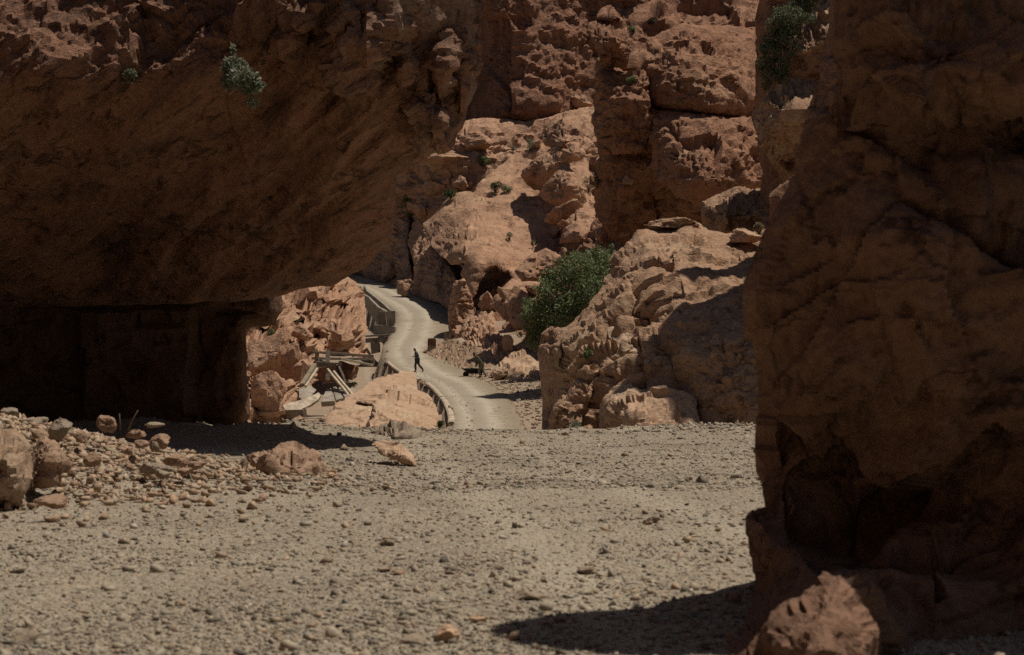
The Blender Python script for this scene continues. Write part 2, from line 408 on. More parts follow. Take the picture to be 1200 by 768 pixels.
# ------------------------------------------------------------------ free boulders
_ico = {}
def ico(sub):
    if sub not in _ico:
        bm = bmesh.new(); bmesh.ops.create_icosphere(bm, subdivisions=sub, radius=1)
        bm.verts.ensure_lookup_table()
        _ico[sub] = (np.array([v.co[:] for v in bm.verts]), np.array([[v.index for v in f.verts] for f in bm.faces]))
        bm.free()
    return _ico[sub]
def stone_shape(seed, sub=3, planes=11, soft=.025, nz=.09, squash=(1, 1, .75), dr_=(.45, .82)):
    u, f = ico(sub); rg = np.random.RandomState(seed)
    n = rg.normal(size=(planes, 3)); n /= np.linalg.norm(n, axis=1, keepdims=True)
    dd = rg.uniform(*dr_, planes)
    c = u@n.T
    r = np.where(c > .05, dd/np.maximum(c, .05), 9.)
    r = np.concatenate([r, np.ones((len(u), 1))*1.05], 1)
    k = 1/soft
    rr = -np.log(np.exp(-k*np.minimum(r, 2.5)).sum(1))/k
    v = u*rr[:, None]
    if nz: v = v*(1+nz*fbm(v*2.2, 4, seed, .6))[:, None]
    v = v*np.array(squash)
    ext = np.abs(v).max(0); v = v/ext*np.array(squash)
    return v, f
def boulder(px, py, wpx, hpx, Y, mat, label=None, name='boulder', cat='boulder', group=None, seed=1, dr=.9, rz=0, tilt=(0, 0), sub=5, kind=None, planes=12, nz=.07, blk=.17):
    """px,py: middle of the visible stone in the picture; it is hpx high and wpx wide at depth Y"""
    w = wpx/F*Y/2; h = hpx/F*Y/2
    v, f = stone_shape(seed, sub, planes, nz=nz, squash=(1, 1, 1))
    if blk:
        ln = np.linalg.norm(v, axis=1, keepdims=True)
        v = v*(1+blk*1.3*chisel(v*1.5, seed)+.6*blk*chisel(v*3.6, seed+3)+.035*fbm(v*6, 4, seed+8, .6))[:, None]
    a = Matrix.Rotation(tilt[0], 3, 'X') @ Matrix.Rotation(tilt[1], 3, 'Y') @ Matrix.Rotation(rz, 3, 'Z')
    v = v@np.array(a).T
    v = v/np.abs(v).max(0)*np.array([w, w*dr, h])
    me_ = mesh(name, v, f); me_.set_sharp_from_angle(angle=math.radians(26))
    o = link(name, me_, mat)
    o.location = P(px, py, Y+w*dr*.6)
    return tag(o, label, cat, group, kind)

# ================================================================== GROUND AND ROAD
ROAD = [  # picture row, depth, left edge, right edge
    (540, 46, 520, 640), (520, 52, 522, 630), (508, 58, 526, 619), (490, 68, 528, 611), (470, 82, 520, 601), (450, 99, 501, 577), (438, 112, 470, 548),
    (425, 124, 453, 527), (410, 134, 446, 512), (395, 143, 456, 527), (380, 152, 464, 530), (365, 162, 464, 524),
    (350, 172, 440, 497), (340, 180, 426, 472), (331, 192, 412, 452), (325, 205, 402, 433), (322, 216, 392, 420)]
rd = np.array(ROAD, float)
rdY = rd[:, 1]; rdZ = CZ-(rd[:, 0]-384)/F*rdY; rdZ[0] = -2.05; rdZ[1] = -2.28
rdL = (rd[:, 2]-600)/F*rdY; rdR = (rd[:, 3]-600)/F*rdY
def smooth_i(y, a, b):
    # smooth interpolation through a wider average of the linear one
    r = 0
    for k in (-4, -2, 0, 2, 4): r = r+np.interp(y+k, a, b)
    return r/5
gY = np.array([-30, 0, 8, 12, 20, 28, 33, 36, 39, 43, 46]); gZ = np.array([.35, .05, 0, -.03, -.28, -.48, -.61, -.75, -1.1, -1.75, -2.1])
def zroad(y):
    return np.where(y < 46, np.interp(y, gY, gZ), np.interp(y, rdY, rdZ))
def ground_z(x, y, rough=True):
    z = np.where(y < 44, np.interp(y, gY, gZ), smooth_i(y, rdY, rdZ))
    xl = smooth_i(y, rdY, rdL); xr = smooth_i(y, rdY, rdR)
    far = np.clip((y-50)/6, 0, 1)
    drop = np.interp(y, [46, 56, 62, 68, 80, 110, 124, 136, 150, 170], [0, .1, .45, 1.0, 1.7, 1.6, 1.6, 2.6, 3.0, 3.0])
    z = z-far*drop*np.clip((xl-.15-x)/.5, 0, 1)
    z = z+far*.10*np.clip(x-xr-.2, 0, 8)
    z = z-far*.08
    # bank on the left, swell on the right of the crest
    z = z+.64*np.exp(-((x+6.6)/2.1)**2-((y-19.5)/3.6)**2)+.35*np.exp(-((x+10.5)/3)**2-((y-19)/6)**2)
    z = z+.22*np.exp(-((x+8)/5)**2-((y-33)/4)**2)
    z = z+.14*np.exp(-((x-4.6)/1.6)**2-((y-34)/3)**2)+.05*np.exp(-((x+3.2)/1.2)**2-((y-30)/3)**2)
    cr_ = np.exp(-((y-34)/1.6)**2); q_ = np.stack([x*.55, y*.3, np.zeros_like(x)], 1)
    z = z+cr_*(.24*perlin(q_, 61)+.12*perlin(q_*3.1, 62)+.03*perlin(q_*8, 63))+.03*np.exp(-((x-4.4)/1.3)**2-((y-33.6)/1.2)**2)
    if rough:
        p = np.stack([x, y, np.zeros_like(x)], 1)
        near = np.clip((60-y)/20, 0.25, 1)
        z = z+near*(.07*perlin(p*.33, 3)+.045*perlin(p*.9, 4)+.025*perlin(p*2.6, 5)+.012*perlin(p*7., 6))
    return z

# gravel-coloured ground
def gravelmat():
    m, t, b = nt('gravel_bed'); L = t.links.new
    tc = N(t, 'ShaderNodeTexCoord'); co = tc.outputs['Object']
    cols = [(0, (.16, .135, .105)), (.2, (.28, .24, .18)), (.42, (.35, .30, .225)), (.6, (.34, .265, .19)), (.75, (.22, .195, .155)), (.9, (.42, .36, .275)), (1, (.37, .25, .17))]
    layers = []
    for s in (38., 15., 6.):
        v = N(t, 'ShaderNodeTexVoronoi', Scale=s); v.inputs['Randomness'].default_value = 1.; L(co, v.inputs['Vector'])
        sx = N(t, 'ShaderNodeSeparateColor'); L(v.outputs['Color'], sx.inputs[0])
        layers.append((ramp(t, sx.outputs[0], cols), v.outputs['Distance']))
    n = N(t, 'ShaderNodeTexNoise', Scale=1.3, Detail=5., Roughness=.65); L(co, n.inputs['Vector'])
    n2 = N(t, 'ShaderNodeTexNoise', Scale=.23, Detail=5., Roughness=.6); L(co, n2.inputs['Vector'])
    col = mixc(t, maprange(t, n.outputs[0], .42, .6), layers[0][0], layers[1][0])
    col = mixc(t, maprange(t, n.outputs[0], .6, .72, 0, .6), col, layers[2][0])
    sand = ramp(t, n2.outputs[0], [(.35, (.325, .27, .20)), (.6, (.385, .325, .245))])
    col = mixc(t, maprange(t, n2.outputs[0], .45, .62, .2, .6), col, sand)
    # pinkish soil farther up the gorge
    sy = N(t, 'ShaderNodeSeparateXYZ'); L(co, sy.inputs[0])
    col = mixc(t, maprange(t, sy.outputs[1], 42, 60, 0, .75), col, (.37, .27, .19))
    n4 = N(t, 'ShaderNodeTexNoise', Scale=.42, Detail=6., Roughness=.6); L(co, n4.inputs['Vector'])
    col = mixc(t, maprange(t, n4.outputs[0], .52, .66, 0, .55), col, (.235, .195, .145))
    col = mixc(t, maprange(t, n4.outputs[0], .42, .30, 0, .5), col, (.40, .33, .245))
    # faint pale wheel tracks bending towards the road
    tx = N(t, 'ShaderNodeMath', operation='MULTIPLY_ADD'); L(sy.outputs[1], tx.inputs[0]); tx.inputs[1].default_value = .115; tx.inputs[2].default_value = -2.4
    ex = N(t, 'ShaderNodeMath', operation='ADD'); L(sy.outputs[0], ex.inputs[0]); L(tx.outputs[0], ex.inputs[1])
    ab = N(t, 'ShaderNodeMath', operation='ABSOLUTE'); L(ex.outputs[0], ab.inputs[0])
    of = N(t, 'ShaderNodeMath', operation='SUBTRACT'); L(ab.outputs[0], of.inputs[0]); of.inputs[1].default_value = .85
    ao = N(t, 'ShaderNodeMath', operation='ABSOLUTE'); L(of.outputs[0], ao.inputs[0])
    wob = N(t, 'ShaderNodeMath', operation='MULTIPLY_ADD'); L(n2.outputs[0], wob.inputs[0]); wob.inputs[1].default_value = .5; L(ao.outputs[0], wob.inputs[2])
    col = mixc(t, maprange(t, wob.outputs[0], .34, .62, .55, 0), col, (.42, .36, .275))
    L(col, b.inputs['Base Color'])
    h = N(t, 'ShaderNodeMath', operation='MULTIPLY_ADD'); L(layers[1][1], h.inputs[0]); h.inputs[1].default_value = -1.2
    h0 = N(t, 'ShaderNodeMath', operation='MULTIPLY'); L(layers[0][1], h0.inputs[0]); h0.inputs[1].default_value = -.6; L(h0.outputs[0], h.inputs[2])
    bp = N(t, 'ShaderNodeBump', Strength=.8, Distance=.05); L(h.outputs[0], bp.inputs['Height']); L(bp.outputs[0], b.inputs['Normal'])
    return m
M['gravel'] = gravelmat()
rows = np.concatenate([np.arange(-24, 6, 1.), 6*np.exp(np.linspace(0, math.log(62/6), 260)), np.arange(62.5, 140, .6), np.arange(140, 300, 2.)])
cols_ = np.concatenate([np.linspace(-1.3, -.42, 30), np.linspace(-.41, .41, 260), np.linspace(.42, 1.3, 30)])
A, Y = np.meshgrid(cols_, rows); Xw = A*(np.abs(Y)+7); gx, gy = Xw.ravel(), Y.ravel()
gz = ground_z(gx, gy)
nx, ny = len(cols_), len(rows); ii = np.arange(nx*ny).reshape(ny, nx)
q = np.stack([ii[:-1, :-1], ii[:-1, 1:], ii[1:, 1:], ii[1:, :-1]], -1).reshape(-1, 4)
g = link('ground', mesh('ground', np.stack([gx, gy, gz], 1), q), M['gravel'])
tag(g, 'dry stony river bed of grey and tan gravel running into the gorge', 'ground', kind='structure')

def roadmat():
    m, t, b = nt('dirt_road'); L = t.links.new
    uv = N(t, 'ShaderNodeUVMap'); s = N(t, 'ShaderNodeSeparateXYZ'); L(uv.outputs[0], s.inputs[0])
    tc = N(t, 'ShaderNodeTexCoord'); co = tc.outputs['Object']
    n = N(t, 'ShaderNodeTexNoise', Scale=.5, Detail=6., Roughness=.6); L(co, n.inputs['Vector'])
    n2 = N(t, 'ShaderNodeTexNoise', Scale=6., Detail=5., Roughness=.7); L(co, n2.inputs['Vector'])
    ad = N(t, 'ShaderNodeMath', operation='MULTIPLY_ADD'); L(n.outputs[0], ad.inputs[0]); ad.inputs[1].default_value = .22; L(s.outputs[0], ad.inputs[2])
    tr = ramp(t, ad.outputs[0], [(.12, (.25, .205, .15)), (.25, (.34, .29, .22)), (.36, (.43, .38, .30)), (.45, (.33, .28, .215)), (.56, (.335, .285, .22)), (.70, (.44, .385, .305)), (.83, (.34, .285, .21)), (1, (.27, .215, .155))])
    f2 = ramp(t, n2.outputs[0], [(.3, (.8, .78, .76)), (.55, (1, 1, 1)), (.8, (1.1, 1.1, 1.08))])
    n3 = N(t, 'ShaderNodeTexNoise', Scale=.16, Detail=6., Roughness=.65); L(co, n3.inputs['Vector'])
    tr = mixc(t, maprange(t, n3.outputs[0], .5, .66, 0, .55), tr, (.25, .20, .145))
    tr = mixc(t, maprange(t, n.outputs[0], .58, .7, 0, .5), tr, (.30, .235, .17))
    L(mixc(t, 1., tr, f2, 'MULTIPLY'), b.inputs['Base Color'])
    bp = N(t, 'ShaderNodeBump', Strength=.4, Distance=.08); L(n2.outputs[0], bp.inputs['Height']); L(bp.outputs[0], b.inputs['Normal'])
    return m
ry = np.arange(46.5, 216, .5); ru = np.linspace(0, 1, 25)
V = []; UV = []
for y in ry:
    xl = float(smooth_i(np.array([y]), rdY, rdL)[0]); xr = float(smooth_i(np.array([y]), rdY, rdR)[0]); z = float(smooth_i(np.array([y]), rdY, rdZ)[0])
    for u_ in ru:
        e = abs(u_-.5)*2
        wob = (.55*float(perlin(np.array([[y*.23, u_*2, 5.]]), 8)[0])+.35*float(perlin(np.array([[y*.8, u_*2, 9.]]), 9)[0]))*(e > .9)
        V.append((xl+(xr-xl)*u_+wob, y, z+.03-.12*max(0, e-.9)*10*.9-.03*math.exp(-((e-.45)/.2)**2)))
        UV.append((u_, y*.1))
n_ = len(ru); ii = np.arange(len(V)).reshape(-1, n_)
q = np.stack([ii[:-1, :-1], ii[:-1, 1:], ii[1:, 1:], ii[1:, :-1]], -1).reshape(-1, 4)
me = mesh('road', V, q); uvl = me.uv_layers.new(name='UVMap')
UVa = np.array(UV, np.float32)[q.ravel()]; uvl.data.foreach_set('uv', UVa.ravel())
tag(link('road', me, roadmat()), 'pale dirt road winding up through the gorge with worn wheel tracks', 'road', kind='structure')

# loose gravel: thousands of small stones nobody could count
def scattermat(name, cols):
    m, t, b = nt(name); L = t.links.new
    gnode = N(t, 'ShaderNodeNewGeometry'); tc = N(t, 'ShaderNodeTexCoord')
    c = ramp(t, gnode.outputs['Random Per Island'], cols)
    n = N(t, 'ShaderNodeTexNoise', Scale=25., Detail=5., Roughness=.65); L(tc.outputs['Object'], n.inputs['Vector'])
    f2 = ramp(t, n.outputs[0], [(.3, (.7, .7, .7)), (.6, (1.08, 1.08, 1.08))])
    L(mixc(t, 1., c, f2, 'MULTIPLY'), b.inputs['Base Color'])
    bp = N(t, 'ShaderNodeBump', Strength=.35, Distance=.01); L(n.outputs[0], bp.inputs['Height']); L(bp.outputs[0], b.inputs['Normal'])
    return m
M['scatter'] = scattermat('loose_gravel', [(0, (.15, .13, .105)), (.16, (.24, .205, .16)), (.36, (.33, .28, .21)), (.58, (.39, .33, .25)), (.74, (.35, .27, .195)), (.86, (.42, .30, .205)), (.93, (.23, .215, .185)), (1, (.50, .44, .35))])
M['rubblemat'] = scattermat('rubble', [(0, (.25, .165, .11)), (.3, (.38, .255, .17)), (.6, (.43, .315, .215)), (.85, (.33, .265, .195)), (1, (.50, .40, .29))])
def chip(seed, n):
    r_ = np.random.RandomState(seed); pts_ = r_.normal(size=(n, 3)); pts_ /= np.linalg.norm(pts_, axis=1, keepdims=True); pts_ *= r_.uniform(.5, 1, (n, 1))*np.array([1, r_.uniform(.6, .95), r_.uniform(.45, .8)])
    bm = bmesh.new(); vs_ = [bm.verts.new(q_) for q_ in pts_]; bmesh.ops.convex_hull(bm, input=vs_)
    bmesh.ops.delete(bm, geom=[v_ for v_ in bm.verts if not v_.link_faces], context='VERTS'); bmesh.ops.triangulate(bm, faces=bm.faces); bm.verts.ensure_lookup_table(); bm.verts.index_update()
    out = (np.array([v_.co[:] for v_ in bm.verts]), np.array([[v_.index for v_ in f_.verts] for f_ in bm.faces])); bm.free(); return out
protos = [[chip(500+k, 11) for k in range(20)], [chip(600+k, 8) for k in range(20)]]

def scatter(name, pos, size, mat, big=.0, label=None, cat=None, seed=0, sink=.25):
    rg = np.random.RandomState(seed); Vs = []; Fs = []; off = 0
    for k in range(len(pos)):
        v, f = protos[0 if size[k] > big else 1][rg.randint(20)]
        a = rg.uniform(0, 6.28); c, s_ = math.cos(a), math.sin(a); ti = rg.normal(0, .22)
        sc3 = np.array([1, rg.uniform(.65, 1.05), rg.uniform(.75, 1.25)])*size[k]/2
        w = v*sc3
        w = np.stack([w[:, 0], w[:, 1]*math.cos(ti)-w[:, 2]*math.sin(ti), w[:, 1]*math.sin(ti)+w[:, 2]*math.cos(ti)], 1)
        w = np.stack([w[:, 0]*c-w[:, 1]*s_, w[:, 0]*s_+w[:, 1]*c, w[:, 2]], 1)+pos[k]+np.array([0, 0, size[k]*(.30-sink)])
        Vs.append(w); Fs.append(f+off); off += len(v)
    o = link(name, mesh(name, np.concatenate(Vs), np.concatenate(Fs), smooth=False), mat)
    return tag(o, label, cat, kind='stuff')
rg = np.random.RandomState(5)
dtab = np.linspace(6.2, 34.5, 800); ptab = 384+(CZ-np.interp(dtab, gY, gZ))/dtab*F
def sample_ground(n, xlo=-80, xhi=1280, plo=500, phi=850):
    py = rg.uniform(plo, phi, n); px = rg.uniform(xlo, xhi, n)
    d = np.interp(py, ptab[::-1], dtab[::-1])
    d = d+rg.normal(0, .3, n)*d/20
    return (px-600)/F*d, d
x, d = sample_ground(80000)
clus = np.clip(.55+1.6*perlin(np.stack([x*.55, d*.55, np.zeros_like(x)], 1), 50), .05, 1)
trk = np.abs(np.abs(x+.115*d-2.4)-.85); clus = clus*np.clip(.35+trk/.5, .35, 1)
keep = rg.uniform(0, 1, len(x)) < clus+.22
x, d = x[keep], d[keep]
size = np.exp(rg.normal(math.log(.024), .60, len(x))); size = np.clip(np.maximum(size, 1.8/F*d), .014, .17)
x2, d2 = sample_ground(30000, -60, 1000, 505, 575)
x = np.concatenate([x, x2]); d = np.concatenate([d, d2])
s2 = np.exp(rg.normal(math.log(.032), .6, len(x2))); size = np.concatenate([size, np.clip(np.maximum(s2, 1.7/F*d2), .02, .25)])
nb = 1500; xb = np.concatenate([rg.normal(4.6, 1.5, nb//2), rg.normal(-2.6, 1.6, nb//2)]); db = rg.normal(33.2, 1.0, nb)
x = np.concatenate([x, xb]); d = np.concatenate([d, db]); size = np.concatenate([size, np.clip(np.exp(rg.normal(math.log(.085), .5, nb)), .04, .32)])
z = ground_z(x, d)
scatter('gravel', np.stack([x, d, z], 1), size, M['scatter'], big=.075, label='loose grey and tan pebbles strewn over the river bed', cat='gravel', seed=1)

# ================================================================== BIG ROCK WALLS
W = dict(kind='structure')
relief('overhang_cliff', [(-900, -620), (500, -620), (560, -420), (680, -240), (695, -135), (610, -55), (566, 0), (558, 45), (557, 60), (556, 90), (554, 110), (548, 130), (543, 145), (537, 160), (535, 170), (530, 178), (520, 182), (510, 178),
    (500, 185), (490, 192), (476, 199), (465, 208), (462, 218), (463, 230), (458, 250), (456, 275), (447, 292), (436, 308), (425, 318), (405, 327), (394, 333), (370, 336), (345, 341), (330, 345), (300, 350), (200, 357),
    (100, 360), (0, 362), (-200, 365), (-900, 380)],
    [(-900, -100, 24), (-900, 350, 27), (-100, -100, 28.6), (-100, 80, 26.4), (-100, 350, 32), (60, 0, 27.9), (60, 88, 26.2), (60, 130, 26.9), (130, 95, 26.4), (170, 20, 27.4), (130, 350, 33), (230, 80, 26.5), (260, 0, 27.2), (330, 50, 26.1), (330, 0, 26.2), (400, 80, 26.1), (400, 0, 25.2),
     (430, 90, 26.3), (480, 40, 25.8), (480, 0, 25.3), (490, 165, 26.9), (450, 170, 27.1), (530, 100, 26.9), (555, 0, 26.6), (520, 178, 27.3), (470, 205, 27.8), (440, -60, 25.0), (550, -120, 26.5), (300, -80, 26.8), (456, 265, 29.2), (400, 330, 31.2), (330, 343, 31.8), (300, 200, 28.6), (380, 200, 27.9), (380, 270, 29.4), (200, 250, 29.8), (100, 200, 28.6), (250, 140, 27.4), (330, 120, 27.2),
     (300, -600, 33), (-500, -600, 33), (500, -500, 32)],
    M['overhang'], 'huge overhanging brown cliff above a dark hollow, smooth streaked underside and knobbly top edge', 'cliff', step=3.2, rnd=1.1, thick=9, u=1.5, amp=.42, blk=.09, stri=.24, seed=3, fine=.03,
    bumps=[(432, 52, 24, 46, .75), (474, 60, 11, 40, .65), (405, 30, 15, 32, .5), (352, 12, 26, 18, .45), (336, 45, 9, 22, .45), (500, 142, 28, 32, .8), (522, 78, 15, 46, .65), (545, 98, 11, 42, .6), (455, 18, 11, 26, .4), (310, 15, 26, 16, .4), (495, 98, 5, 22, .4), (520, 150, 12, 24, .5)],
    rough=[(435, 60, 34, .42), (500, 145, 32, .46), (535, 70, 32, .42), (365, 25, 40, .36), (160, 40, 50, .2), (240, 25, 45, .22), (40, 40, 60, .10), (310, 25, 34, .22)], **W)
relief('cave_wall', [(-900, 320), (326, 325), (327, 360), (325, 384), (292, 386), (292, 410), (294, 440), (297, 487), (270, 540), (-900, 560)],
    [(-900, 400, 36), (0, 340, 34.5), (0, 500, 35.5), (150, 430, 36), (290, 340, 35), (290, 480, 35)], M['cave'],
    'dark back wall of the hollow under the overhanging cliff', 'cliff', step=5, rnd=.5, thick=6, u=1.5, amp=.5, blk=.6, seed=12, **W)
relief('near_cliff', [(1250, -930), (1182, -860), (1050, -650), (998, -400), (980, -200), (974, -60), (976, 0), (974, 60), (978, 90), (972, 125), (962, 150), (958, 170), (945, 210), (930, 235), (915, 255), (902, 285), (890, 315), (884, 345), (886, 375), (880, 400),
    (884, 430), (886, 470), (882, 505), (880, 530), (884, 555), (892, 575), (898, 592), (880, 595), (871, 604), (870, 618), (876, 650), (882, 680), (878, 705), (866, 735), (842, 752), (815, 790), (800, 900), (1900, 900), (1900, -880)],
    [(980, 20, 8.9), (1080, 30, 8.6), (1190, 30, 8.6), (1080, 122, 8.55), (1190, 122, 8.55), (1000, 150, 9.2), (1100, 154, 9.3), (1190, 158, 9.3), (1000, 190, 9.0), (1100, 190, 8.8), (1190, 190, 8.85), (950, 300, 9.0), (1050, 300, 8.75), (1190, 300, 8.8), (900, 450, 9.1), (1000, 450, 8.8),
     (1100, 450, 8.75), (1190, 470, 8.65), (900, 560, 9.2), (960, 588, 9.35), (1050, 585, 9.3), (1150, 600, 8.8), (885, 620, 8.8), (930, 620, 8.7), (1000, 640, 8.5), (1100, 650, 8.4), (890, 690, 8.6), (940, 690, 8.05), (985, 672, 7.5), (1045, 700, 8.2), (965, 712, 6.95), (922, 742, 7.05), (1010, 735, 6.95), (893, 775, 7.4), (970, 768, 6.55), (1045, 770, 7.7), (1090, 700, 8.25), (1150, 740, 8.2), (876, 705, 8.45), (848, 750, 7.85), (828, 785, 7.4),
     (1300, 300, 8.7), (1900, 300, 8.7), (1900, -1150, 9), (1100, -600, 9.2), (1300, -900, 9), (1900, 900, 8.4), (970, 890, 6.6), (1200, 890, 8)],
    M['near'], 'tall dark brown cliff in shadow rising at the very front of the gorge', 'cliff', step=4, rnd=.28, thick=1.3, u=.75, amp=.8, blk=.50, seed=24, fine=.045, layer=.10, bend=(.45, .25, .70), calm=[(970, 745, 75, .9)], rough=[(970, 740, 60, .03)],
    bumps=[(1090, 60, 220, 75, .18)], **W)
relief('background_wall', [(400, -900), (1500, -900), (1500, 300), (900, 320), (400, 400), (-300, 420), (-300, -900)],
    [(400, -800, 245), (1500, -800, 245), (600, 0, 240), (600, 300, 236), (1400, 300, 230), (-200, 300, 236)], M['redfar'],
    'farthest red rock wall closing the gorge behind everything', 'cliff', step=7, rnd=10, thick=25, u=9, amp=.9, blk=.5, seed=30, back=False, **W)
relief('far_cliff', [(520, -700), (556, -60), (557, 20), (560, 60), (556, 100), (552, 143), (600, 146), (660, 148), (720, 150), (760, 100), (760, -700)],
    [(556, 30, 206), (556, 130, 205), (592, 10, 201), (592, 130, 196.5), (640, 10, 207), (640, 130, 199), (690, 20, 214), (690, 130, 206), (740, 0, 216), (740, 130, 210), (600, -600, 245), (700, -600, 250)], M['redfar'],
    'red rock face beyond the stepped slope, smooth on its shaded side', 'cliff', step=2.6, rnd=2.5, thick=20, u=5, amp=.8, blk=.42, seed=33, fine=.06, rough=[(650, 40, 40, .12), (640, 100, 40, .10)], **W)
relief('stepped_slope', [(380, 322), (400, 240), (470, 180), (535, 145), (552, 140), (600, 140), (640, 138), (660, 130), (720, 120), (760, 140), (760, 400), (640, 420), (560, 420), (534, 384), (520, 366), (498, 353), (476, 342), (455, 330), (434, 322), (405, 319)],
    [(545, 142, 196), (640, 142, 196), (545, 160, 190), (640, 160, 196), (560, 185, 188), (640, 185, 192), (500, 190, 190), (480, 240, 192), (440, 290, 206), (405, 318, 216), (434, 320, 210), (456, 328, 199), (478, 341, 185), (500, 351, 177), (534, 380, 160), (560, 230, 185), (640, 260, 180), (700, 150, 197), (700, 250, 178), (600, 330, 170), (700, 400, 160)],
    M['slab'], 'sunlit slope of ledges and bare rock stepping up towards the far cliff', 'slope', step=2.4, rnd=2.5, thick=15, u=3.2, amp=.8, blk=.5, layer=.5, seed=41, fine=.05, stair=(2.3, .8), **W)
relief('ridge_top', [(735, 100), (737, 24), (748, 6), (775, -8), (830, -24), (900, -34), (1000, -40), (1000, 110), (880, 110), (800, 100), (745, 110)],
    [(700, 0, 136), (700, 30, 132), (740, -70, 146), (800, 0, 140), (800, 22, 136.5), (800, 40, 134), (900, 0, 142), (900, 30, 137), (900, -70, 148), (990, 0, 142)], M['red'],
    'band of layered red rock along the top behind the great bulging tower', 'cliff', step=2.6, rnd=1.5, thick=12, u=3, amp=.9, blk=.5, layer=.5, seed=45, fine=.07, **W)
relief('tower_base', [(697, 120), (697, 150), (699, 175), (701, 195), (698, 215), (697, 240), (703, 262), (720, 285), (760, 300), (860, 310), (900, 300), (900, 120), (800, 60), (700, 70)],
    [(700, 130, 128), (697, 240, 130), (720, 150, 125.5), (720, 240, 128), (760, 150, 127), (760, 240, 130), (800, 200, 126), (800, 270, 131), (860, 270, 131), (880, 130, 127)], M['red'],
    'shaded blocky red wall beneath the bulge of the tower', 'cliff', step=2.5, rnd=1.0, thick=12, u=2.6, amp=.75, blk=.55, layer=.8, seed=47, fine=.04, **W)
relief('right_wall', [(884, 60), (885, 20), (890, 0), (900, -500), (1500, -500), (1500, 420), (890, 420), (884, 260), (893, 200), (885, 120)],
    [(890, 20, 101), (890, 250, 104), (940, 20, 97), (940, 120, 100), (940, 250, 102), (1000, 300, 96), (1000, 0, 92), (1200, 200, 90), (1200, -400, 88), (950, -400, 92)], M['red'],
    'dark shaded rock wall in the cleft behind the clinging shrub', 'cliff', step=3, rnd=1.2, thick=14, u=2.6, amp=.8, blk=.5, seed=51, fine=.05, **W)
relief('shade_wall', [(985, -335), (975, 0), (930, 230), (905, 300), (905, 520), (1500, 540), (1500, -335)],
    [(920, 300, 52), (930, 500, 50), (980, 0, 53), (1100, 300, 46), (1500, 300, 40), (1500, -380, 42), (990, -380, 52.7)], M['red'],
    'steep shaded rock wall standing just behind the near dark cliff', 'cliff', step=5, rnd=1.0, thick=5, u=2.4, amp=.8, blk=.5, seed=53, **W)
relief('shade_wall', [(908, 300), (905, 230), (935, 205), (964, 188), (985, 60), (992, -300), (1500, -300), (1500, 400), (908, 400)],
    [(908, 300, 58), (940, 250, 57.5), (1000, 0, 57.5), (1200, 0, 56), (1200, 300, 56)], M['red'],
    'dark rock wall in shade at the upper end of the outcrop, behind the near cliff', 'cliff', step=4, rnd=.8, thick=2.2, u=2.0, amp=.6, blk=.4, seed=54, **W)
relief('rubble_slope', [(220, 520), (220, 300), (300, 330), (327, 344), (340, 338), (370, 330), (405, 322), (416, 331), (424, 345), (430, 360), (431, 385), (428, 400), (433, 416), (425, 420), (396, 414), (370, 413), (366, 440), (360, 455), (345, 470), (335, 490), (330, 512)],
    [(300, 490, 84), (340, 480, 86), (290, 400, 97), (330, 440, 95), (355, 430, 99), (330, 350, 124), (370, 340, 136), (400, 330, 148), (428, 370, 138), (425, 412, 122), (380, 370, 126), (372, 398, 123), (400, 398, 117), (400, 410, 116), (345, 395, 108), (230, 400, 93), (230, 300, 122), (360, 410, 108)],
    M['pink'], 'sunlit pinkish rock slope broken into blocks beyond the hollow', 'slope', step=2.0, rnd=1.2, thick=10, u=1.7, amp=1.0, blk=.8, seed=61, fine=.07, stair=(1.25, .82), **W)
relief('recess_wall', [(508, 275), (540, 260), (640, 270), (720, 250), (760, 300), (720, 440), (560, 440), (530, 410), (526, 372), (508, 340)],
    [(508, 280, 186), (510, 340, 180), (525, 300, 178), (560, 300, 172), (560, 400, 152), (640, 300, 168), (640, 430, 118), (720, 300, 138), (720, 430, 110)], M['red'],
    'shadowy rock behind the boulders under the great slab', 'cliff', step=3, rnd=1.5, thick=8, u=2.5, amp=.9, blk=.6, seed=63, fine=.05, **W)

def sky_block_wall():  # unseen wall round the camera, added to cut sky light and deepen the shade
    path = [(-24, 24), (-16, 14), (-13, 4), (-12, -6), (-9, -15), (0, -19), (7, -17), (9.5, -11), (9, -4), (8, 1)]
    ts = np.linspace(0, len(path)-1, 130); px_ = np.interp(ts, range(len(path)), [p[0] for p in path]); py_ = np.interp(ts, range(len(path)), [p[1] for p in path])
    zs = np.linspace(-1.5, 20, 70); X, Z = np.meshgrid(np.arange(130), zs)
    v = np.stack([px_[X.ravel()], py_[X.ravel()], Z.ravel()], 1)
    ii = np.arange(len(v)).reshape(70, 130); q = np.stack([ii[:-1, :-1], ii[:-1, 1:], ii[1:, 1:], ii[1:, :-1]], -1).reshape(-1, 4)
    n = normals(v, q)
    v = v+n*(1.1*fbm(v*.16, 4, 77)+1.0*blocks(v*.3, 78))[:, None]
    tag(link('sky_block_wall', mesh('sky_block_wall', v, q), M['near']), 'unseen gorge wall behind the viewpoint, added to block sky light', 'cliff', kind='structure')
sky_block_wall()

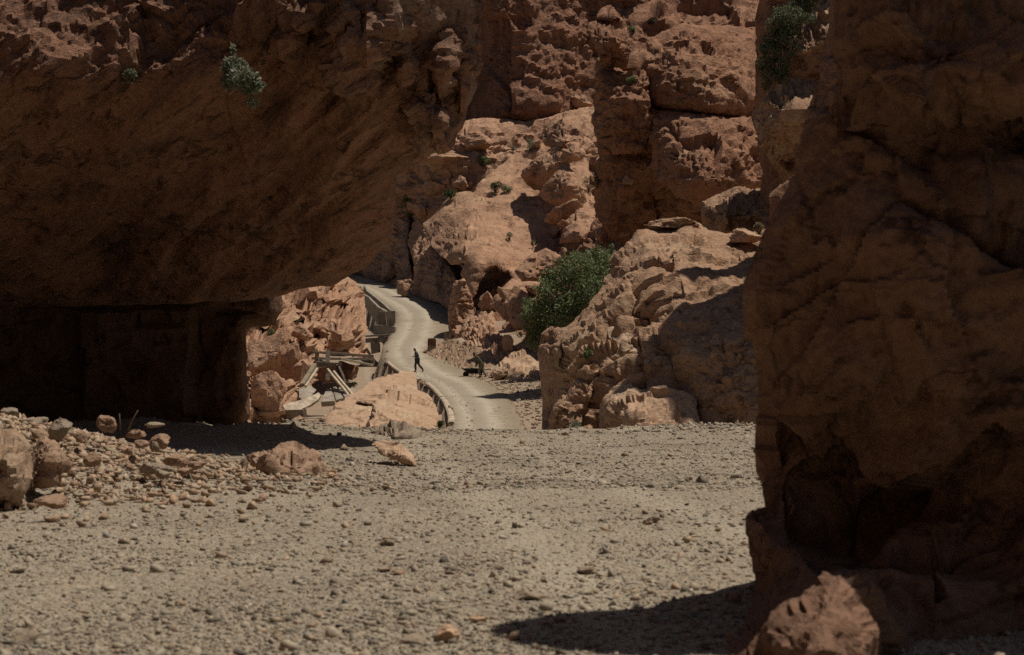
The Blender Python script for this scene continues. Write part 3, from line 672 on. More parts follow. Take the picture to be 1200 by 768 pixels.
# ------------------------------------------------------------------ rocks traced from the photograph
B = dict(cat='rock')
relief('rock_bulge', [(757, 50), (765, 42), (775, 36), (800, 27), (830, 28), (865, 30), (885, 38), (885, 90), (888, 100), (890, 120), (882, 132), (850, 136), (810, 133), (775, 130), (762, 118), (757, 95), (756, 70)],
    [(760, 60, 127), (770, 110, 124.5), (800, 40, 128), (800, 80, 124), (800, 125, 122.6), (840, 30, 131), (840, 80, 124.6), (840, 125, 122.8), (880, 40, 133), (880, 80, 128), (882, 125, 125.5)], M['red'],
    'rounded upper bulge of the rock tower, cracked and sunlit on top', step=2.2, rnd=1.8, thick=8, u=2.4, amp=.9, blk=.45, seed=71, fine=.08, clump=.05, **B)
relief('rock_bulge', [(757, 122), (775, 131), (810, 134), (850, 137), (880, 137), (884, 150), (893, 170), (912, 184), (917, 193), (905, 212), (895, 222), (870, 223), (850, 233), (830, 240), (812, 240), (790, 230), (775, 216), (765, 205), (762, 190), (760, 150)],
    [(760, 140, 124.5), (768, 190, 123), (785, 140, 122.8), (790, 190, 118.5), (800, 220, 119), (825, 140, 122), (825, 180, 117.8), (825, 215, 116), (825, 233, 119), (860, 140, 123), (860, 190, 118.8), (860, 215, 118), (900, 190, 124), (890, 212, 122)], M['red'],
    'lower bulge of the rock tower hanging over a dark undercut', step=2.2, rnd=1.3, thick=8, u=2.4, amp=.9, blk=.45, seed=73, fine=.08, **B)
relief('rock_column', [(697, 86), (704, 76), (722, 73), (736, 78), (743, 62), (750, 56), (758, 66), (761, 90), (765, 112), (763, 150), (758, 178), (720, 180), (698, 165), (695, 120)],
    [(700, 84, 127), (697, 130, 127), (720, 80, 126), (718, 100, 123.5), (722, 140, 123), (740, 70, 127), (745, 100, 123.5), (758, 80, 126), (748, 150, 123.5), (730, 175, 124)], M['red'],
    'slender weathered rock column on the edge of the tower', step=1.8, rnd=.9, thick=5, u=1.6, amp=.95, blk=.7, layer=.5, seed=75, fine=.08, **B)
relief('balanced_rock', [(686, 32), (690, 26), (699, 23), (712, 20), (727, 21), (736, 29), (738, 46), (737, 66), (733, 79), (720, 76), (704, 78), (700, 62), (694, 46), (687, 40)],
    [(690, 32, 125), (712, 24, 127), (730, 28, 127), (705, 40, 123.5), (720, 45, 122.6), (718, 60, 124), (720, 76, 124), (735, 50, 125)], M['red'],
    'undercut knob of rock balanced on top of the slender column', step=1.6, rnd=.7, thick=4, u=1.2, amp=.95, blk=.7, layer=.5, seed=76, fine=.08, **B)
relief('balanced_rock', [(699, 22), (702, 13), (708, 8), (716, 6), (722, 12), (728, 21), (714, 24)], [(702, 18, 127), (712, 10, 128), (714, 20, 125.5), (724, 18, 127)], M['red'],
    'small cap stone topmost on the slender column', step=1.5, rnd=.5, thick=3, u=.8, amp=1, blk=.6, seed=78, fine=.08, **B)
relief('fallen_slab', [(820, 245), (826, 237), (840, 229), (860, 222), (880, 222), (896, 223), (903, 240), (900, 262), (886, 273), (850, 277), (828, 274), (822, 258)],
    [(824, 245, 106), (824, 268, 107), (845, 228, 108), (850, 250, 102.5), (850, 256, 102.6), (850, 272, 106), (895, 228, 108), (893, 250, 103.5), (893, 268, 106)], M['mid'],
    'flat block lying below the tower with a reddish underside', step=1.8, rnd=.4, thick=4, u=1.1, amp=.9, blk=.6, layer=.5, seed=77, fine=.08, **B)
relief('perched_rock', [(922, 54), (924, 42), (935, 27), (950, 15), (960, 0), (990, -60), (1100, -60), (1100, 64), (975, 62), (950, 64), (935, 67)],
    [(925, 50, 84), (940, 30, 84), (940, 60, 82), (970, 5, 86), (970, 40, 82), (970, 60, 82.5), (1090, 0, 82)], M['mid'],
    'knobbly rock overhanging high on the right beside the clinging shrub', step=2, rnd=.8, thick=6, u=1.4, amp=1, blk=.7, seed=79, fine=.08, clump=.08, **B)
relief('perched_rock', [(880, 132), (890, 118), (900, 108), (915, 103), (925, 97), (945, 102), (975, 103), (1050, 100), (1050, 320), (940, 280), (918, 215), (905, 195), (893, 176), (883, 152)],
    [(885, 130, 86), (900, 120, 83), (925, 102, 86), (930, 130, 80), (950, 110, 83), (900, 165, 84), (930, 160, 83), (930, 200, 88), (1000, 110, 84), (1000, 160, 82), (1000, 280, 90)], M['mid'],
    'lumpy pale rock ledge jutting below the perched rock, dark underneath', step=2, rnd=.8, thick=6, u=1.1, amp=1.1, blk=.8, seed=81, fine=.10, clump=.10, **B)
relief('tilted_slab', [(497, 264), (505, 257), (512, 250), (520, 238), (530, 228), (545, 224), (556, 226), (562, 215), (575, 203), (600, 184), (612, 176), (640, 165), (665, 160), (690, 190), (690, 262), (662, 290), (650, 318), (636, 326), (628, 345), (614, 337), (603, 330), (597, 319), (588, 318), (580, 311), (571, 314), (566, 324), (561, 331), (558, 345), (552, 352), (545, 338), (540, 322), (545, 309), (530, 310), (516, 300), (505, 286)],
    [(500, 262, 178), (512, 293, 169), (535, 232, 178), (530, 302, 160), (545, 300, 154.5), (560, 270, 163), (565, 310, 152), (555, 345, 150), (600, 200, 182), (600, 250, 170), (600, 310, 157), (630, 335, 151), (650, 180, 186), (650, 240, 174), (650, 300, 160), (690, 200, 183), (685, 255, 172)], M['slab'],
    'broad smooth tilted rock slab lying in full sun above the road', step=2.2, rnd=.7, thick=3, u=2.6, amp=.8, blk=.28, seed=83, fine=.05, **B)
relief('rock_pillar', [(477, 285), (481, 272), (488, 264), (497, 259), (506, 265), (512, 290), (522, 305), (531, 318), (540, 335), (545, 350), (542, 395), (534, 380), (528, 364), (512, 354), (494, 352), (482, 345), (486, 320), (482, 300)],
    [(480, 290, 182), (490, 268, 184), (492, 310, 177), (486, 345, 175), (502, 290, 178), (510, 330, 170), (525, 340, 166), (540, 360, 157)], M['slab'],
    'leaning rock pillar beside the upper bend of the road', step=1.8, rnd=1.2, thick=4, u=1.6, amp=.8, blk=.4, seed=85, fine=.06, **B)
relief('rock_outcrop', [(430, 340), (428, 315), (440, 290), (452, 268), (458, 240), (466, 232), (476, 240), (480, 262), (478, 290), (484, 320), (486, 346), (472, 346), (450, 338)],
    [(435, 328, 201), (445, 290, 203), (462, 245, 200), (462, 280, 193), (460, 325, 188), (478, 270, 192), (480, 340, 181)], M['slab'],
    'broken rock outcrop at the head of the road', step=1.8, rnd=1.2, thick=5, u=1.8, amp=1, blk=.9, seed=87, fine=.07, **B)
relief('road_cliff', [(526, 412), (525, 385), (527, 350), (531, 334), (544, 326), (548, 332), (553, 345), (556, 368), (553, 392), (545, 412), (535, 416)],
    [(527, 400, 143.5), (529, 350, 143), (540, 335, 142), (540, 400, 139.5), (553, 360, 142), (550, 400, 138)], M['pink'],
    'upright rock edge shading the road behind the concrete block', step=1.6, rnd=1.2, thick=10, u=1.4, amp=1, blk=.7, seed=89, fine=.09, **B)
relief('scree_face', [(534, 412), (540, 392), (545, 372), (556, 366), (566, 362), (576, 362), (583, 378), (584, 394), (598, 399), (613, 414), (604, 440), (566, 442), (545, 432)],
    [(540, 410, 131), (548, 380, 135), (560, 420, 122), (575, 365, 137), (578, 395, 130), (590, 430, 119), (605, 415, 124)], M['pink'],
    'pitted crumbling rock face behind the man at the cart', step=1.5, rnd=1.0, thick=5, u=1.0, amp=1.1, blk=.8, seed=91, fine=.14, clump=.12, **B)
relief('boulder', [(573, 358), (580, 347), (586, 338), (600, 325), (612, 329), (619, 345), (621, 365), (618, 387), (606, 388), (595, 378), (582, 366)],
    [(576, 358, 128), (600, 328, 130), (600, 355, 125), (616, 345, 128), (616, 385, 124)], M['slab'],
    'smooth reddish boulder resting against the left side of the green bush', cat='boulder', step=1.7, rnd=.9, thick=4, u=1.6, amp=.8, blk=.35, seed=93, fine=.05)
relief('boulder', [(628, 330), (635, 322), (650, 316), (658, 300), (640, 290), (622, 300), (604, 318), (612, 330)],
    [(630, 300, 145), (620, 325, 143), (650, 310, 144)], M['slab'], 'flat boulder under the lip of the tilted slab above the bush', cat='boulder', step=1.7, rnd=.8, thick=4, u=1.4, amp=.8, blk=.4, seed=94, fine=.05)
relief('boulder', [(572, 440), (578, 430), (590, 420), (602, 413), (612, 411), (622, 416), (634, 426), (660, 430), (660, 456), (622, 455), (606, 452), (596, 446), (584, 446)],
    [(575, 438, 106), (600, 416, 110), (600, 435, 103), (612, 450, 101), (640, 440, 101), (630, 424, 108)], M['tan'],
    'low pale boulder half in shade at the foot of the bush', cat='boulder', step=1.6, rnd=.7, thick=4, u=1.2, amp=1, blk=.5, seed=95, fine=.07)
relief('boulder', [(633, 160), (637, 148), (645, 140), (655, 133), (668, 128), (682, 127), (698, 128), (704, 140), (700, 152), (692, 168), (676, 172), (660, 180), (648, 176), (638, 170)],
    [(637, 158, 175), (660, 138, 175), (660, 165, 169), (690, 135, 176), (692, 160, 171)], M['slab'],
    'big rounded boulder topmost of the tumbled pile', cat='boulder', step=1.7, rnd=1.8, thick=5, u=1.8, amp=.9, blk=.45, seed=97, fine=.07)
relief('boulder', [(611, 206), (614, 199), (624, 190), (636, 180), (648, 172), (662, 160), (672, 153), (684, 157), (696, 168), (706, 184), (698, 186), (685, 186), (668, 190), (655, 200), (642, 214), (634, 224), (626, 222), (617, 215)],
    [(613, 206, 172), (630, 215, 173), (645, 180, 170.5), (640, 200, 168.5), (672, 158, 172), (672, 178, 165.5), (690, 182, 168), (700, 182, 171)], M['slab'],
    'overhanging dark-sided boulder below the topmost one, casting a shadow on the slab', cat='boulder', step=1.6, rnd=.7, thick=5, u=1.6, amp=.9, blk=.5, seed=99, fine=.08)
relief('boulder', [(631, 229), (636, 218), (645, 208), (655, 196), (663, 187), (668, 195), (674, 208), (682, 220), (690, 236), (684, 240), (668, 246), (652, 242), (638, 236)],
    [(634, 228, 167), (645, 212, 165), (650, 235, 164), (664, 190, 167), (668, 222, 162.5), (686, 236, 165)], M['slab'],
    'pointed triangular boulder in the middle of the tumbled pile', cat='boulder', step=1.5, rnd=.7, thick=4, u=1.2, amp=.9, blk=.5, seed=101, fine=.08)
relief('boulder', [(638, 259), (641, 251), (652, 244), (666, 236), (676, 233), (684, 240), (680, 250), (665, 258), (650, 263)],
    [(640, 258, 162), (655, 245, 159), (672, 236, 159), (670, 252, 161), (682, 242, 161)], M['slab'],
    'small dark-faced boulder wedged under the pointed one', cat='boulder', step=1.4, rnd=.5, thick=3, u=1.0, amp=1, blk=.7, seed=103, fine=.08)
relief('boulder', [(656, 285), (660, 268), (668, 252), (680, 244), (692, 246), (699, 258), (702, 272), (696, 288), (685, 287), (670, 284)],
    [(660, 283, 154), (668, 258, 155), (690, 250, 156), (680, 275, 151), (698, 280, 153)], M['slab'],
    'squarish sunlit boulder sitting just above the green bush', cat='boulder', step=1.5, rnd=.6, thick=4, u=1.3, amp=.8, blk=.4, seed=105, fine=.06)

# right-hand outcrop beside the road
relief('outcrop', [(633, 505), (634, 470), (631, 440), (629, 412), (633, 390), (645, 381), (662, 384), (672, 378), (690, 360), (705, 340), (716, 322), (716, 306), (722, 297), (735, 297), (742, 284), (748, 276), (765, 272), (790, 269), (800, 262), (820, 262), (832, 272),
    (850, 277), (880, 271), (900, 266), (960, 250), (1000, 400), (1000, 530), (640, 530)],
    [(634, 480, 56.5), (640, 400, 58), (650, 490, 52.5), (660, 400, 55), (675, 440, 52.5), (700, 500, 50), (700, 400, 53.5), (690, 370, 56.5), (720, 320, 59.5), (735, 370, 54.5), (745, 320, 57.5), (745, 285, 61), (790, 300, 58), (780, 276, 62), (815, 266, 63), (850, 290, 60), (895, 280, 61), (800, 380, 53), (760, 500, 48.8), (850, 500, 47.5), (950, 400, 50), (950, 500, 46)],
    M['mid'], 'large sunlit rock outcrop on the road edge, its far end in deep shade', 'outcrop', step=2.0, rnd=1.1, thick=7, u=2.3, amp=.9, blk=.42, seed=111, fine=.04, stair=(2.4, .28), **W)
relief('rock_block', [(757, 420), (761, 400), (768, 370), (776, 345), (786, 322), (792, 302), (800, 293), (825, 290), (850, 296), (862, 302), (900, 292), (960, 290), (960, 530), (820, 525), (800, 480), (790, 458), (776, 436), (765, 428)],
    [(759, 415, 52.5), (790, 310, 55), (780, 400, 50), (800, 330, 52.5), (800, 296, 57), (800, 420, 49), (850, 300, 57), (850, 350, 51.5), (830, 500, 47), (900, 400, 48), (950, 500, 45)], M['mid'],
    'steep block at the shaded end of the outcrop with a sunlit flat top', step=2.2, rnd=1.0, thick=5, u=1.3, amp=.95, blk=.42, seed=113, fine=.05, **B)
relief('pale_ledge', [(700, 395), (706, 385), (722, 382), (745, 376), (752, 384), (750, 400), (762, 425), (775, 440), (762, 450), (748, 462), (735, 455), (722, 452), (712, 440), (706, 415)],
    [(703, 395, 53.2), (745, 380, 54.3), (730, 405, 51.6), (715, 445, 51), (750, 455, 50), (770, 440, 50.2)], M['pale'],
    'cream-coloured knobbly ledge on the front of the outcrop', step=1.6, rnd=.3, thick=3, u=1.0, amp=1.0, blk=.5, seed=216, fine=.05, **B)
relief('rounded_rock', [(703, 515), (703, 490), (708, 468), (722, 457), (740, 454), (758, 462), (775, 450), (795, 455), (815, 470), (830, 520)],
    [(706, 500, 49), (725, 462, 49.5), (735, 490, 47), (760, 470, 48), (790, 460, 48.5), (800, 510, 46)], M['tan'],
    'rounded rock at the foot of the outcrop, half sunlit and half shaded', step=1.8, rnd=.45, thick=3, u=1.3, amp=.9, blk=.42, seed=231, fine=.06, **B)
relief('leaning_rock', [(640, 515), (648, 490), (660, 465), (672, 445), (690, 425), (700, 410), (706, 420), (700, 445), (692, 470), (684, 495), (672, 515)],
    [(645, 505, 51.3), (665, 470, 50.8), (695, 420, 52), (690, 460, 50), (675, 505, 49.5)], M['mid'],
    'narrow leaning slab propped on the road end of the outcrop', step=1.8, rnd=.5, thick=2, u=.9, amp=1, blk=.6, seed=119, fine=.1, **B)
# tan boulder below the retaining wall
relief('boulder', [(366, 512), (376, 497), (386, 480), (400, 471), (415, 462), (428, 452), (438, 446), (452, 441), (470, 437), (485, 437), (488, 444), (488, 456), (496, 461), (507, 471), (513, 484), (516, 500), (500, 520), (380, 525)],
    [(370, 505, 60), (400, 475, 64), (440, 446, 73), (470, 440, 77), (487, 440, 77), (440, 500, 60), (500, 505, 61), (430, 470, 66), (470, 470, 66.5), (488, 462, 69), (508, 480, 66), (455, 455, 70.5), (480, 450, 73.5)], M['tan'],
    'very large smooth tan boulder below the curved retaining wall', cat='boulder', step=2, rnd=1.3, thick=6, u=1.9, amp=.6, blk=.34, layer=.4, seed=121, fine=.05, stair=(1.7, .3))
relief('boulder', [(436, 520), (439, 510), (448, 500), (458, 494), (470, 497), (480, 503), (490, 508), (492, 520)],
    [(440, 512, 30), (460, 497, 30.4), (462, 510, 29.2), (488, 512, 29.6)], M['stonegrey'],
    'greyish-brown boulder half buried in front of the very large tan boulder', cat='boulder', step=1.8, rnd=.35, thick=1.5, u=.55, amp=1, blk=.6, seed=123, fine=.1)
relief('boulder', [(280, 556), (281, 545), (286, 537), (300, 530), (318, 526), (328, 518), (345, 515), (357, 521), (371, 531), (384, 545), (389, 562), (300, 566)],
    [(282, 548, 20.6), (300, 534, 20.6), (320, 545, 19.8), (345, 518, 20.8), (345, 545, 19.6), (384, 552, 20.2)], M['stonepink'],
    'lone humped reddish boulder on the gravel in front of the black shadow', cat='boulder', step=1.7, rnd=.28, thick=1.0, u=.5, amp=.9, blk=.6, seed=125, fine=.1)
relief('boulder', [(434, 521), (440, 516), (452, 515), (466, 517), (476, 524), (486, 534), (488, 547), (478, 545), (466, 540), (450, 534)],
    [(438, 520, 22.6), (460, 518, 22.8), (465, 530, 21.9), (485, 542, 21.5)], M['tan'],
    'flat tan slab lying tipped on the gravel', cat='boulder', step=1.5, rnd=.15, thick=.8, u=.4, amp=.8, blk=.45, seed=127, fine=.08)
relief('boulder', [(-60, 498), (0, 502), (16, 503), (30, 511), (38, 524), (40, 545), (37, 562), (30, 580), (20, 590), (-60, 600)],
    [(-50, 540, 14.6), (0, 510, 15), (10, 545, 14.2), (34, 545, 14.7), (0, 585, 14.2)], M['stone'],
    'large squarish brown boulder at the edge of the left bank', cat='boulder', step=2.2, rnd=.22, thick=.9, u=.4, amp=.8, blk=.45, seed=129, fine=.07)
relief('boulder', [(37, 530), (44, 514), (52, 509), (62, 516), (72, 530), (82, 545), (80, 553), (66, 552), (70, 566), (64, 572), (38, 574)],
    [(40, 535, 15.6), (55, 515, 15.7), (60, 540, 15.1), (50, 565, 15.1), (76, 548, 15.4)], M['stonepink'],
    'wedge-shaped pinkish boulder beside the large squarish one', cat='boulder', step=1.7, rnd=.12, thick=.6, u=.35, amp=.8, blk=.5, seed=131, fine=.07)
def surface_y(px, py, Y, lo=.72, hi=1.45):
    """depth of the rock surface seen at a picture point, Y if there is none near"""
    o = Vector((0, 0, CZ)); d = (P(px, py, 100.)-o).normalized()
    hit, loc, n_, i_, ob, m_ = sc.ray_cast(DG, o, d)
    if hit and lo*Y < loc.y < hi*Y: return loc.y
    return Y
bpy.context.view_layer.update(); DG = bpy.context.evaluated_depsgraph_get()
# ------------------------------------------------------------------ loose boulders, one object each
PILE = [ # px, py, w, h, Y, material, label, seed
    (706, 276, 22, 26, 134, 'slab', 'small angular boulder beside the squarish one above the bush'),
    (731, 272, 18, 20, 129, 'slab', 'small pale boulder leaning at the foot of the shaded tower wall'),
    (650, 272, 12, 16, 139, 'slab', 'thin dark stone left of the squarish boulder'),
    (665, 296, 30, 12, 135, 'slab', 'flat stone peeping out at the top of the bush'),
    (715, 250, 20, 22, 134, 'red', 'dark broken block at the foot of the tower corner'),
    (736, 212, 17, 13, 121, 'mid', 'lone pale lump stuck on the shaded tower wall'),
    (630, 118+50, 16, 12, 178, 'slab', 'small rock left of the topmost rounded boulder'),
    (672, 120, 46, 18, 176, 'slab', 'flat-topped boulder behind the topmost rounded one'),
    (697, 141, 14, 20, 160, 'slab', 'narrow boulder right of the topmost rounded one'),
    (522, 186, 58, 26, 176, 'slab', 'long weathered block on the upper ledge of the stepped slope'),
    (512, 219, 36, 22, 172, 'slab', 'square block on the middle ledge of the stepped slope'),
    (540, 217, 22, 18, 171, 'slab', 'small block at the right end of the middle ledge'),
    (500, 245, 42, 24, 167, 'slab', 'reddish block on the lowest ledge beside the dark green bush'),
    (556, 168, 40, 20, 184, 'slab', 'cracked block under the pale flat ledge'),
    (490, 195, 22, 16, 176, 'slab', 'small stepped rock close under the overhanging cliff'),
    (474, 338, 22, 22, 171, 'slab', 'shadowed boulder at the foot of the leaning pillar'),
    (455, 318, 26, 30, 176, 'slab', 'angular block above the first bend of the road'),
    (594, 406, 16, 28, 113, 'slab', 'small upright block between the pitted rock and the bush'),
    (586, 440, 20, 12, 104, 'tan', 'small pale rock at the front of the low boulder'),
    (405, 404, 44, 27, 112, 'pink', 'rounded pink boulder above the timber frame'),
    (338, 416, 28, 46, 92, 'pink', 'long leaning pink boulder above the timber frame'),
    (352, 391, 30, 26, 104, 'pink', 'dark-creviced block high on the pinkish slope'),
    (345, 432, 20, 24, 88, 'pink', 'pale rounded block at the left foot of the timber frame'),
    (312, 420, 50, 66, 88, 'pink', 'tall pink block standing beside the black hollow'),
    (316, 462, 44, 56, 85, 'pink', 'pitted pink block at the bottom of the slope beside the hollow'),
    (571, 352, 22, 26, 150, 'slab', 'boulder in the mouth of the dark hollow under the tilted slab'),
    (590, 345, 16, 18, 150, 'slab', 'small boulder at the back of the dark hollow under the tilted slab'),
    (406, 436, 34, 26, 99, 'masonry', 'red-brown rock in shade under the long timber beam'),
    (430, 470, 26, 9, 78, 'tan', 'flat tan stone left of the very large tan boulder'),
    (350, 494, 24, 14, 72, 'tan', 'pale stone at the edge of the cliff shadow'),
    (320, 484, 46, 14, 78, 'tan', 'low pale rock at the mouth of the hollow'),
    (396, 490, 22, 24, 66, 'pink', 'crumbly pink rock against the left end of the very large tan boulder'),
    (528, 478, 8, 7, 74, 'coping', 'small stone on the road beside the retaining wall'),
    (660, 262, 14, 10, 139, 'slab', 'small stone wedged above the squarish boulder'),
    (790, 262, 70, 16, 66, 'mid', 'flat rock capping the outcrop below the fallen slab'),
    (876, 278, 44, 22, 62, 'tan', 'pale rock on the top edge of the outcrop'),
    (688, 505, 26, 16, 49, 'mid', 'small rock at the road end of the outcrop'),
    (655, 505, 18, 16, 51, 'mid', 'small reddish rock where the outcrop meets the road'),
]
for k, (px, py, w, h, Y, mt, lab) in enumerate(PILE):
    ys__ = surface_y(px, py+h*.45, Y); w_ = w/F*ys__
    boulder(px, py, w, h, ys__-.25*w_, M[mt], lab, seed=300+k, dr=.9, sub=4 if w < 40 else 5, planes=13)

# left bank: every bigger stone an object, the fines one heap
bank = [ # px, py, w, h, Y, mat, label
    (13, 484, 26, 13, 21, 'stonegrey', 'flat pale stone topmost on the left bank'), (38, 495, 34, 14, 19.5, 'stonegrey', 'flat grey stone on the crown of the left bank'),
    (70, 503, 34, 34, 18, 'stonegrey', 'big grey rounded stone on the left bank above the wedge-shaped boulder'), (128, 498, 30, 24, 18.6, 'stonepink', 'pointed pink stone on the crest of the left bank beside the dry twigs'),
    (110, 540, 28, 20, 16.4, 'stonepink', 'orange rounded stone low in the left bank'), (188, 518, 32, 20, 18.2, 'stonepink', 'leaning pink stone at the far end of the left bank'),
    (180, 524, 14, 14, 17.6, 'stonegrey', 'bluish-grey stone tucked under the leaning pink stone'), (180, 548, 44, 18, 17, 'stonegrey', 'long grey stone at the foot of the left bank'),
    (205, 540, 30, 16, 17.4, 'stonepink', 'pink stone behind the long grey one'), (62, 590, 40, 22, 13.4, 'stonepink', 'mottled pink and grey stone lying alone in front of the left bank'),
    (230, 545, 26, 14, 18, 'stonepink', 'last low pink stone at the tip of the left bank'), (95, 512, 22, 16, 18.2, 'stonepink', 'small pink stone in the middle of the left bank crest'),
    (160, 510, 26, 14, 18.5, 'stonepink', 'flat pink stone just right of the dry twigs'), (150, 530, 18, 12, 17, 'stonepink', 'small brick-coloured stone in the middle of the left bank'),
    (45, 508, 26, 14, 17.4, 'stone', 'brown stone above the large squarish boulder'), (85, 555, 14, 10, 15.6, 'stonepink', 'small stone right of the wedge-shaped boulder'),
    (165, 522, 20, 14, 17.4, 'stone', 'brown stone in the upper middle of the left bank'), (180, 498, 30, 8, 20.5, 'stonegrey', 'thin slab on the back of the left bank beside the shadow'),
    (60, 560, 20, 12, 15.2, 'stone', 'brown stone at the foot of the wedge-shaped boulder'), (190, 556, 22, 12, 16.8, 'stonegrey', 'pale stone in front of the long grey one'),
    (215, 552, 20, 12, 17.2, 'stonepink', 'small pink stone near the tip of the left bank'),
    # out on the gravel
    (467, 677, 17, 9, 10.2, 'stonepink', 'orange cobble alone on the open gravel'), (620, 700, 44, 17, 9.4, 'stonegrey', 'flat pale cobble near the tip of the foreground shadow'),
    (484, 757, 34, 15, 7.95, 'stonegrey', 'green-grey flat stone at the front edge of the gravel'), (521, 752, 38, 24, 8.0, 'tan', 'pale tan stone beside the green-grey flat stone'),
    (388, 556, 17, 16, 19.6, 'tan', 'cream block at the right end of the lone humped boulder'), (318, 562, 12, 13, 19.6, 'stonegrey', 'dark small stone before the lone humped boulder'),
    (453, 634, 24, 12, 11.8, 'stonegrey', 'pale flat cobble in the middle of the gravel'), (580, 670, 22, 10, 10.4, 'stonegrey', 'dark thin cobble in the middle of the gravel'),
    (765, 610, 20, 11, 13.2, 'stonegrey', 'grey cobble towards the near cliff'), (690, 667, 30, 12, 10.4, 'stonegrey', 'broad grey cobble above the foreground shadow'),
    (35, 755, 44, 20, 8.0, 'stonegrey', 'dark grey stone in the front left corner of the gravel'), (760, 615, 16, 8, 13, 'stone', 'brown cobble next to the grey one towards the near cliff'),
    (560, 735, 26, 13, 8.5, 'tan', 'tan cobble just left of the foreground shadow'), (655, 735, 22, 10, 8.5, 'stonegrey', 'cobble inside the tip of the foreground shadow'),
]
for k, (px, py, w, h, Y, mt, lab) in enumerate(bank):
    zg = float(ground_z(np.array([(px-600)/F*Y]), np.array([Y]))[0])
    o = boulder(px, py, w, h, Y, M[mt], lab, name='stone', cat='stone', seed=400+k, dr=.85, sub=4, planes=14, blk=.15)
    hw = h/F*Y/2
    if k > 20: o.location.z = zg+hw*.45
# fines
def heap(n, fx, lo, hi, seed):
    r = np.random.RandomState(seed); pos = []; s = []
    for _ in range(n):
        x, y = fx(r); pos.append((x, y, float(ground_z(np.array([x]), np.array([y]))[0])+r.uniform(0, .03))); s.append(math.exp(r.uniform(math.log(lo), math.log(hi))))
    return np.array(pos), np.array(s)
pos, s_ = heap(10000, lambda r: (r.normal(-6.0, 1.6), r.normal(18.3, 2.0)), .018, .22, 3)
scatter('rubble', pos, s_, M['rubblemat'], .08, 'loose reddish rubble heaped along the left bank', 'rubble', 4)
pos, s_ = heap(4800, lambda r: (r.uniform(-4.0, 6), r.uniform(56, 114)), .05, .42, 5)
xr_ = smooth_i(pos[:, 1], rdY, rdR); k_ = (pos[:, 0] > xr_-.1+np.abs(rg.normal(0, .5, len(pos)))) & (pos[:, 0] < xr_+6); 
scatter('rubble', pos[k_], s_[k_], M['rubblemat'], .1, 'loose stones strewn along the right verge of the road', 'rubble', 6)
pos, s_ = heap(900, lambda r: (r.uniform(-14, -4), r.uniform(60, 92)), .08, .5, 7)
scatter('rubble', pos, s_, M['rubblemat'], .1, 'broken stones lying in the washed-out hollow below the road', 'rubble', 8)

pos, s_ = heap(3200, lambda r: (0, r.uniform(50, 190)), .04, .20, 17)
xl_ = smooth_i(pos[:, 1], rdY, rdL); xr_ = smooth_i(pos[:, 1], rdY, rdR); uu = rg.beta(.4, .4, len(pos)); pos[:, 0] = xl_+(xr_-xl_)*uu; pos[:, 2] = smooth_i(pos[:, 1], rdY, rdZ)+.0
scatter('loose_stones', pos, s_, M['rubblemat'], .1, 'small loose stones scattered on the dirt road', 'stones', 18)
# gravel pile beside the road: heap body + stones
pile = relief('gravel_pile', [(494, 414), (500, 408), (512, 404), (524, 399), (540, 396), (560, 404), (580, 420), (600, 440), (600, 452), (575, 449), (552, 447), (535, 440), (518, 430), (504, 421)],
    [(500, 414, 131), (520, 404, 133), (520, 428, 122), (545, 444, 114), (545, 410, 127), (575, 448, 110), (580, 425, 120)], M['rubblemat'],
    'spread heap of small pink broken stones on the right of the road', 'stone heap', step=1.6, rnd=.5, thick=1, u=.8, amp=.6, blk=.3, seed=141, fine=.2, clump=.15)
r = np.random.RandomState(9); vs = np.array([v.co[:] for v in pile.data.vertices]); fr = vs[vs[:, 1] < 134]
pp = fr[r.randint(len(fr), size=1500)]+r.normal(0, .12, (1500, 3))*np.array([1, 1, .2])
o = scatter('broken_stones', pp, np.exp(r.uniform(math.log(.08), math.log(.32), 1500)), M['rubblemat'], 1., None, None, 9); o.parent = pile

# ------------------------------------------------------------------ plants
def leaves(clumps, n, size, seed, aspect=.5, droop=0., shell=.55):
    r = np.random.RandomState(seed); V = []; Fc = []
    w = np.array([c[1]*c[2]*c[3] for c in clumps])**.8; w /= w.sum()
    for k in range(n):
        c = clumps[r.choice(len(clumps), p=w)]
        d = r.normal(size=3); d /= np.linalg.norm(d)
        p = np.array(c[0])+d*np.array(c[1:4])*(r.uniform(shell**3, 1)**(1/3))*r.uniform(.85, 1.08)
        a = r.normal(size=3)*np.array([1, 1, .8])+d*.7+np.array([0, 0, .25-droop]); a /= np.linalg.norm(a)
        b = np.cross(a, r.normal(size=3)); b /= np.linalg.norm(b)
        s = size*r.uniform(.55, 1.35)
        i = len(V)
        V += [p-a*s*.5, p+b*s*aspect*.5, p+a*s*.5, p-b*s*aspect*.5]; Fc.append((i, i+1, i+2, i+3))
    return np.array(V), np.array(Fc)
def tube(pts, r0, r1, n=6):
    V = []; Fc = []; pts = [Vector(p) for p in pts]
    for i, p in enumerate(pts):
        t = (pts[min(i+1, len(pts)-1)]-pts[max(i-1, 0)]).normalized()
        a = t.orthogonal().normalized(); b = t.cross(a); rr = r0+(r1-r0)*i/(len(pts)-1)
        for k in range(n): V.append(p+(a*math.cos(k*6.283/n)+b*math.sin(k*6.283/n))*rr)
    for i in range(len(pts)-1):
        for k in range(n): Fc.append((i*n+k, i*n+(k+1) % n, (i+1)*n+(k+1) % n, (i+1)*n+k))
    Fc.append(tuple(range(n))[::-1]); Fc.append(tuple(range(len(V)-n, len(V))))
    return V, Fc
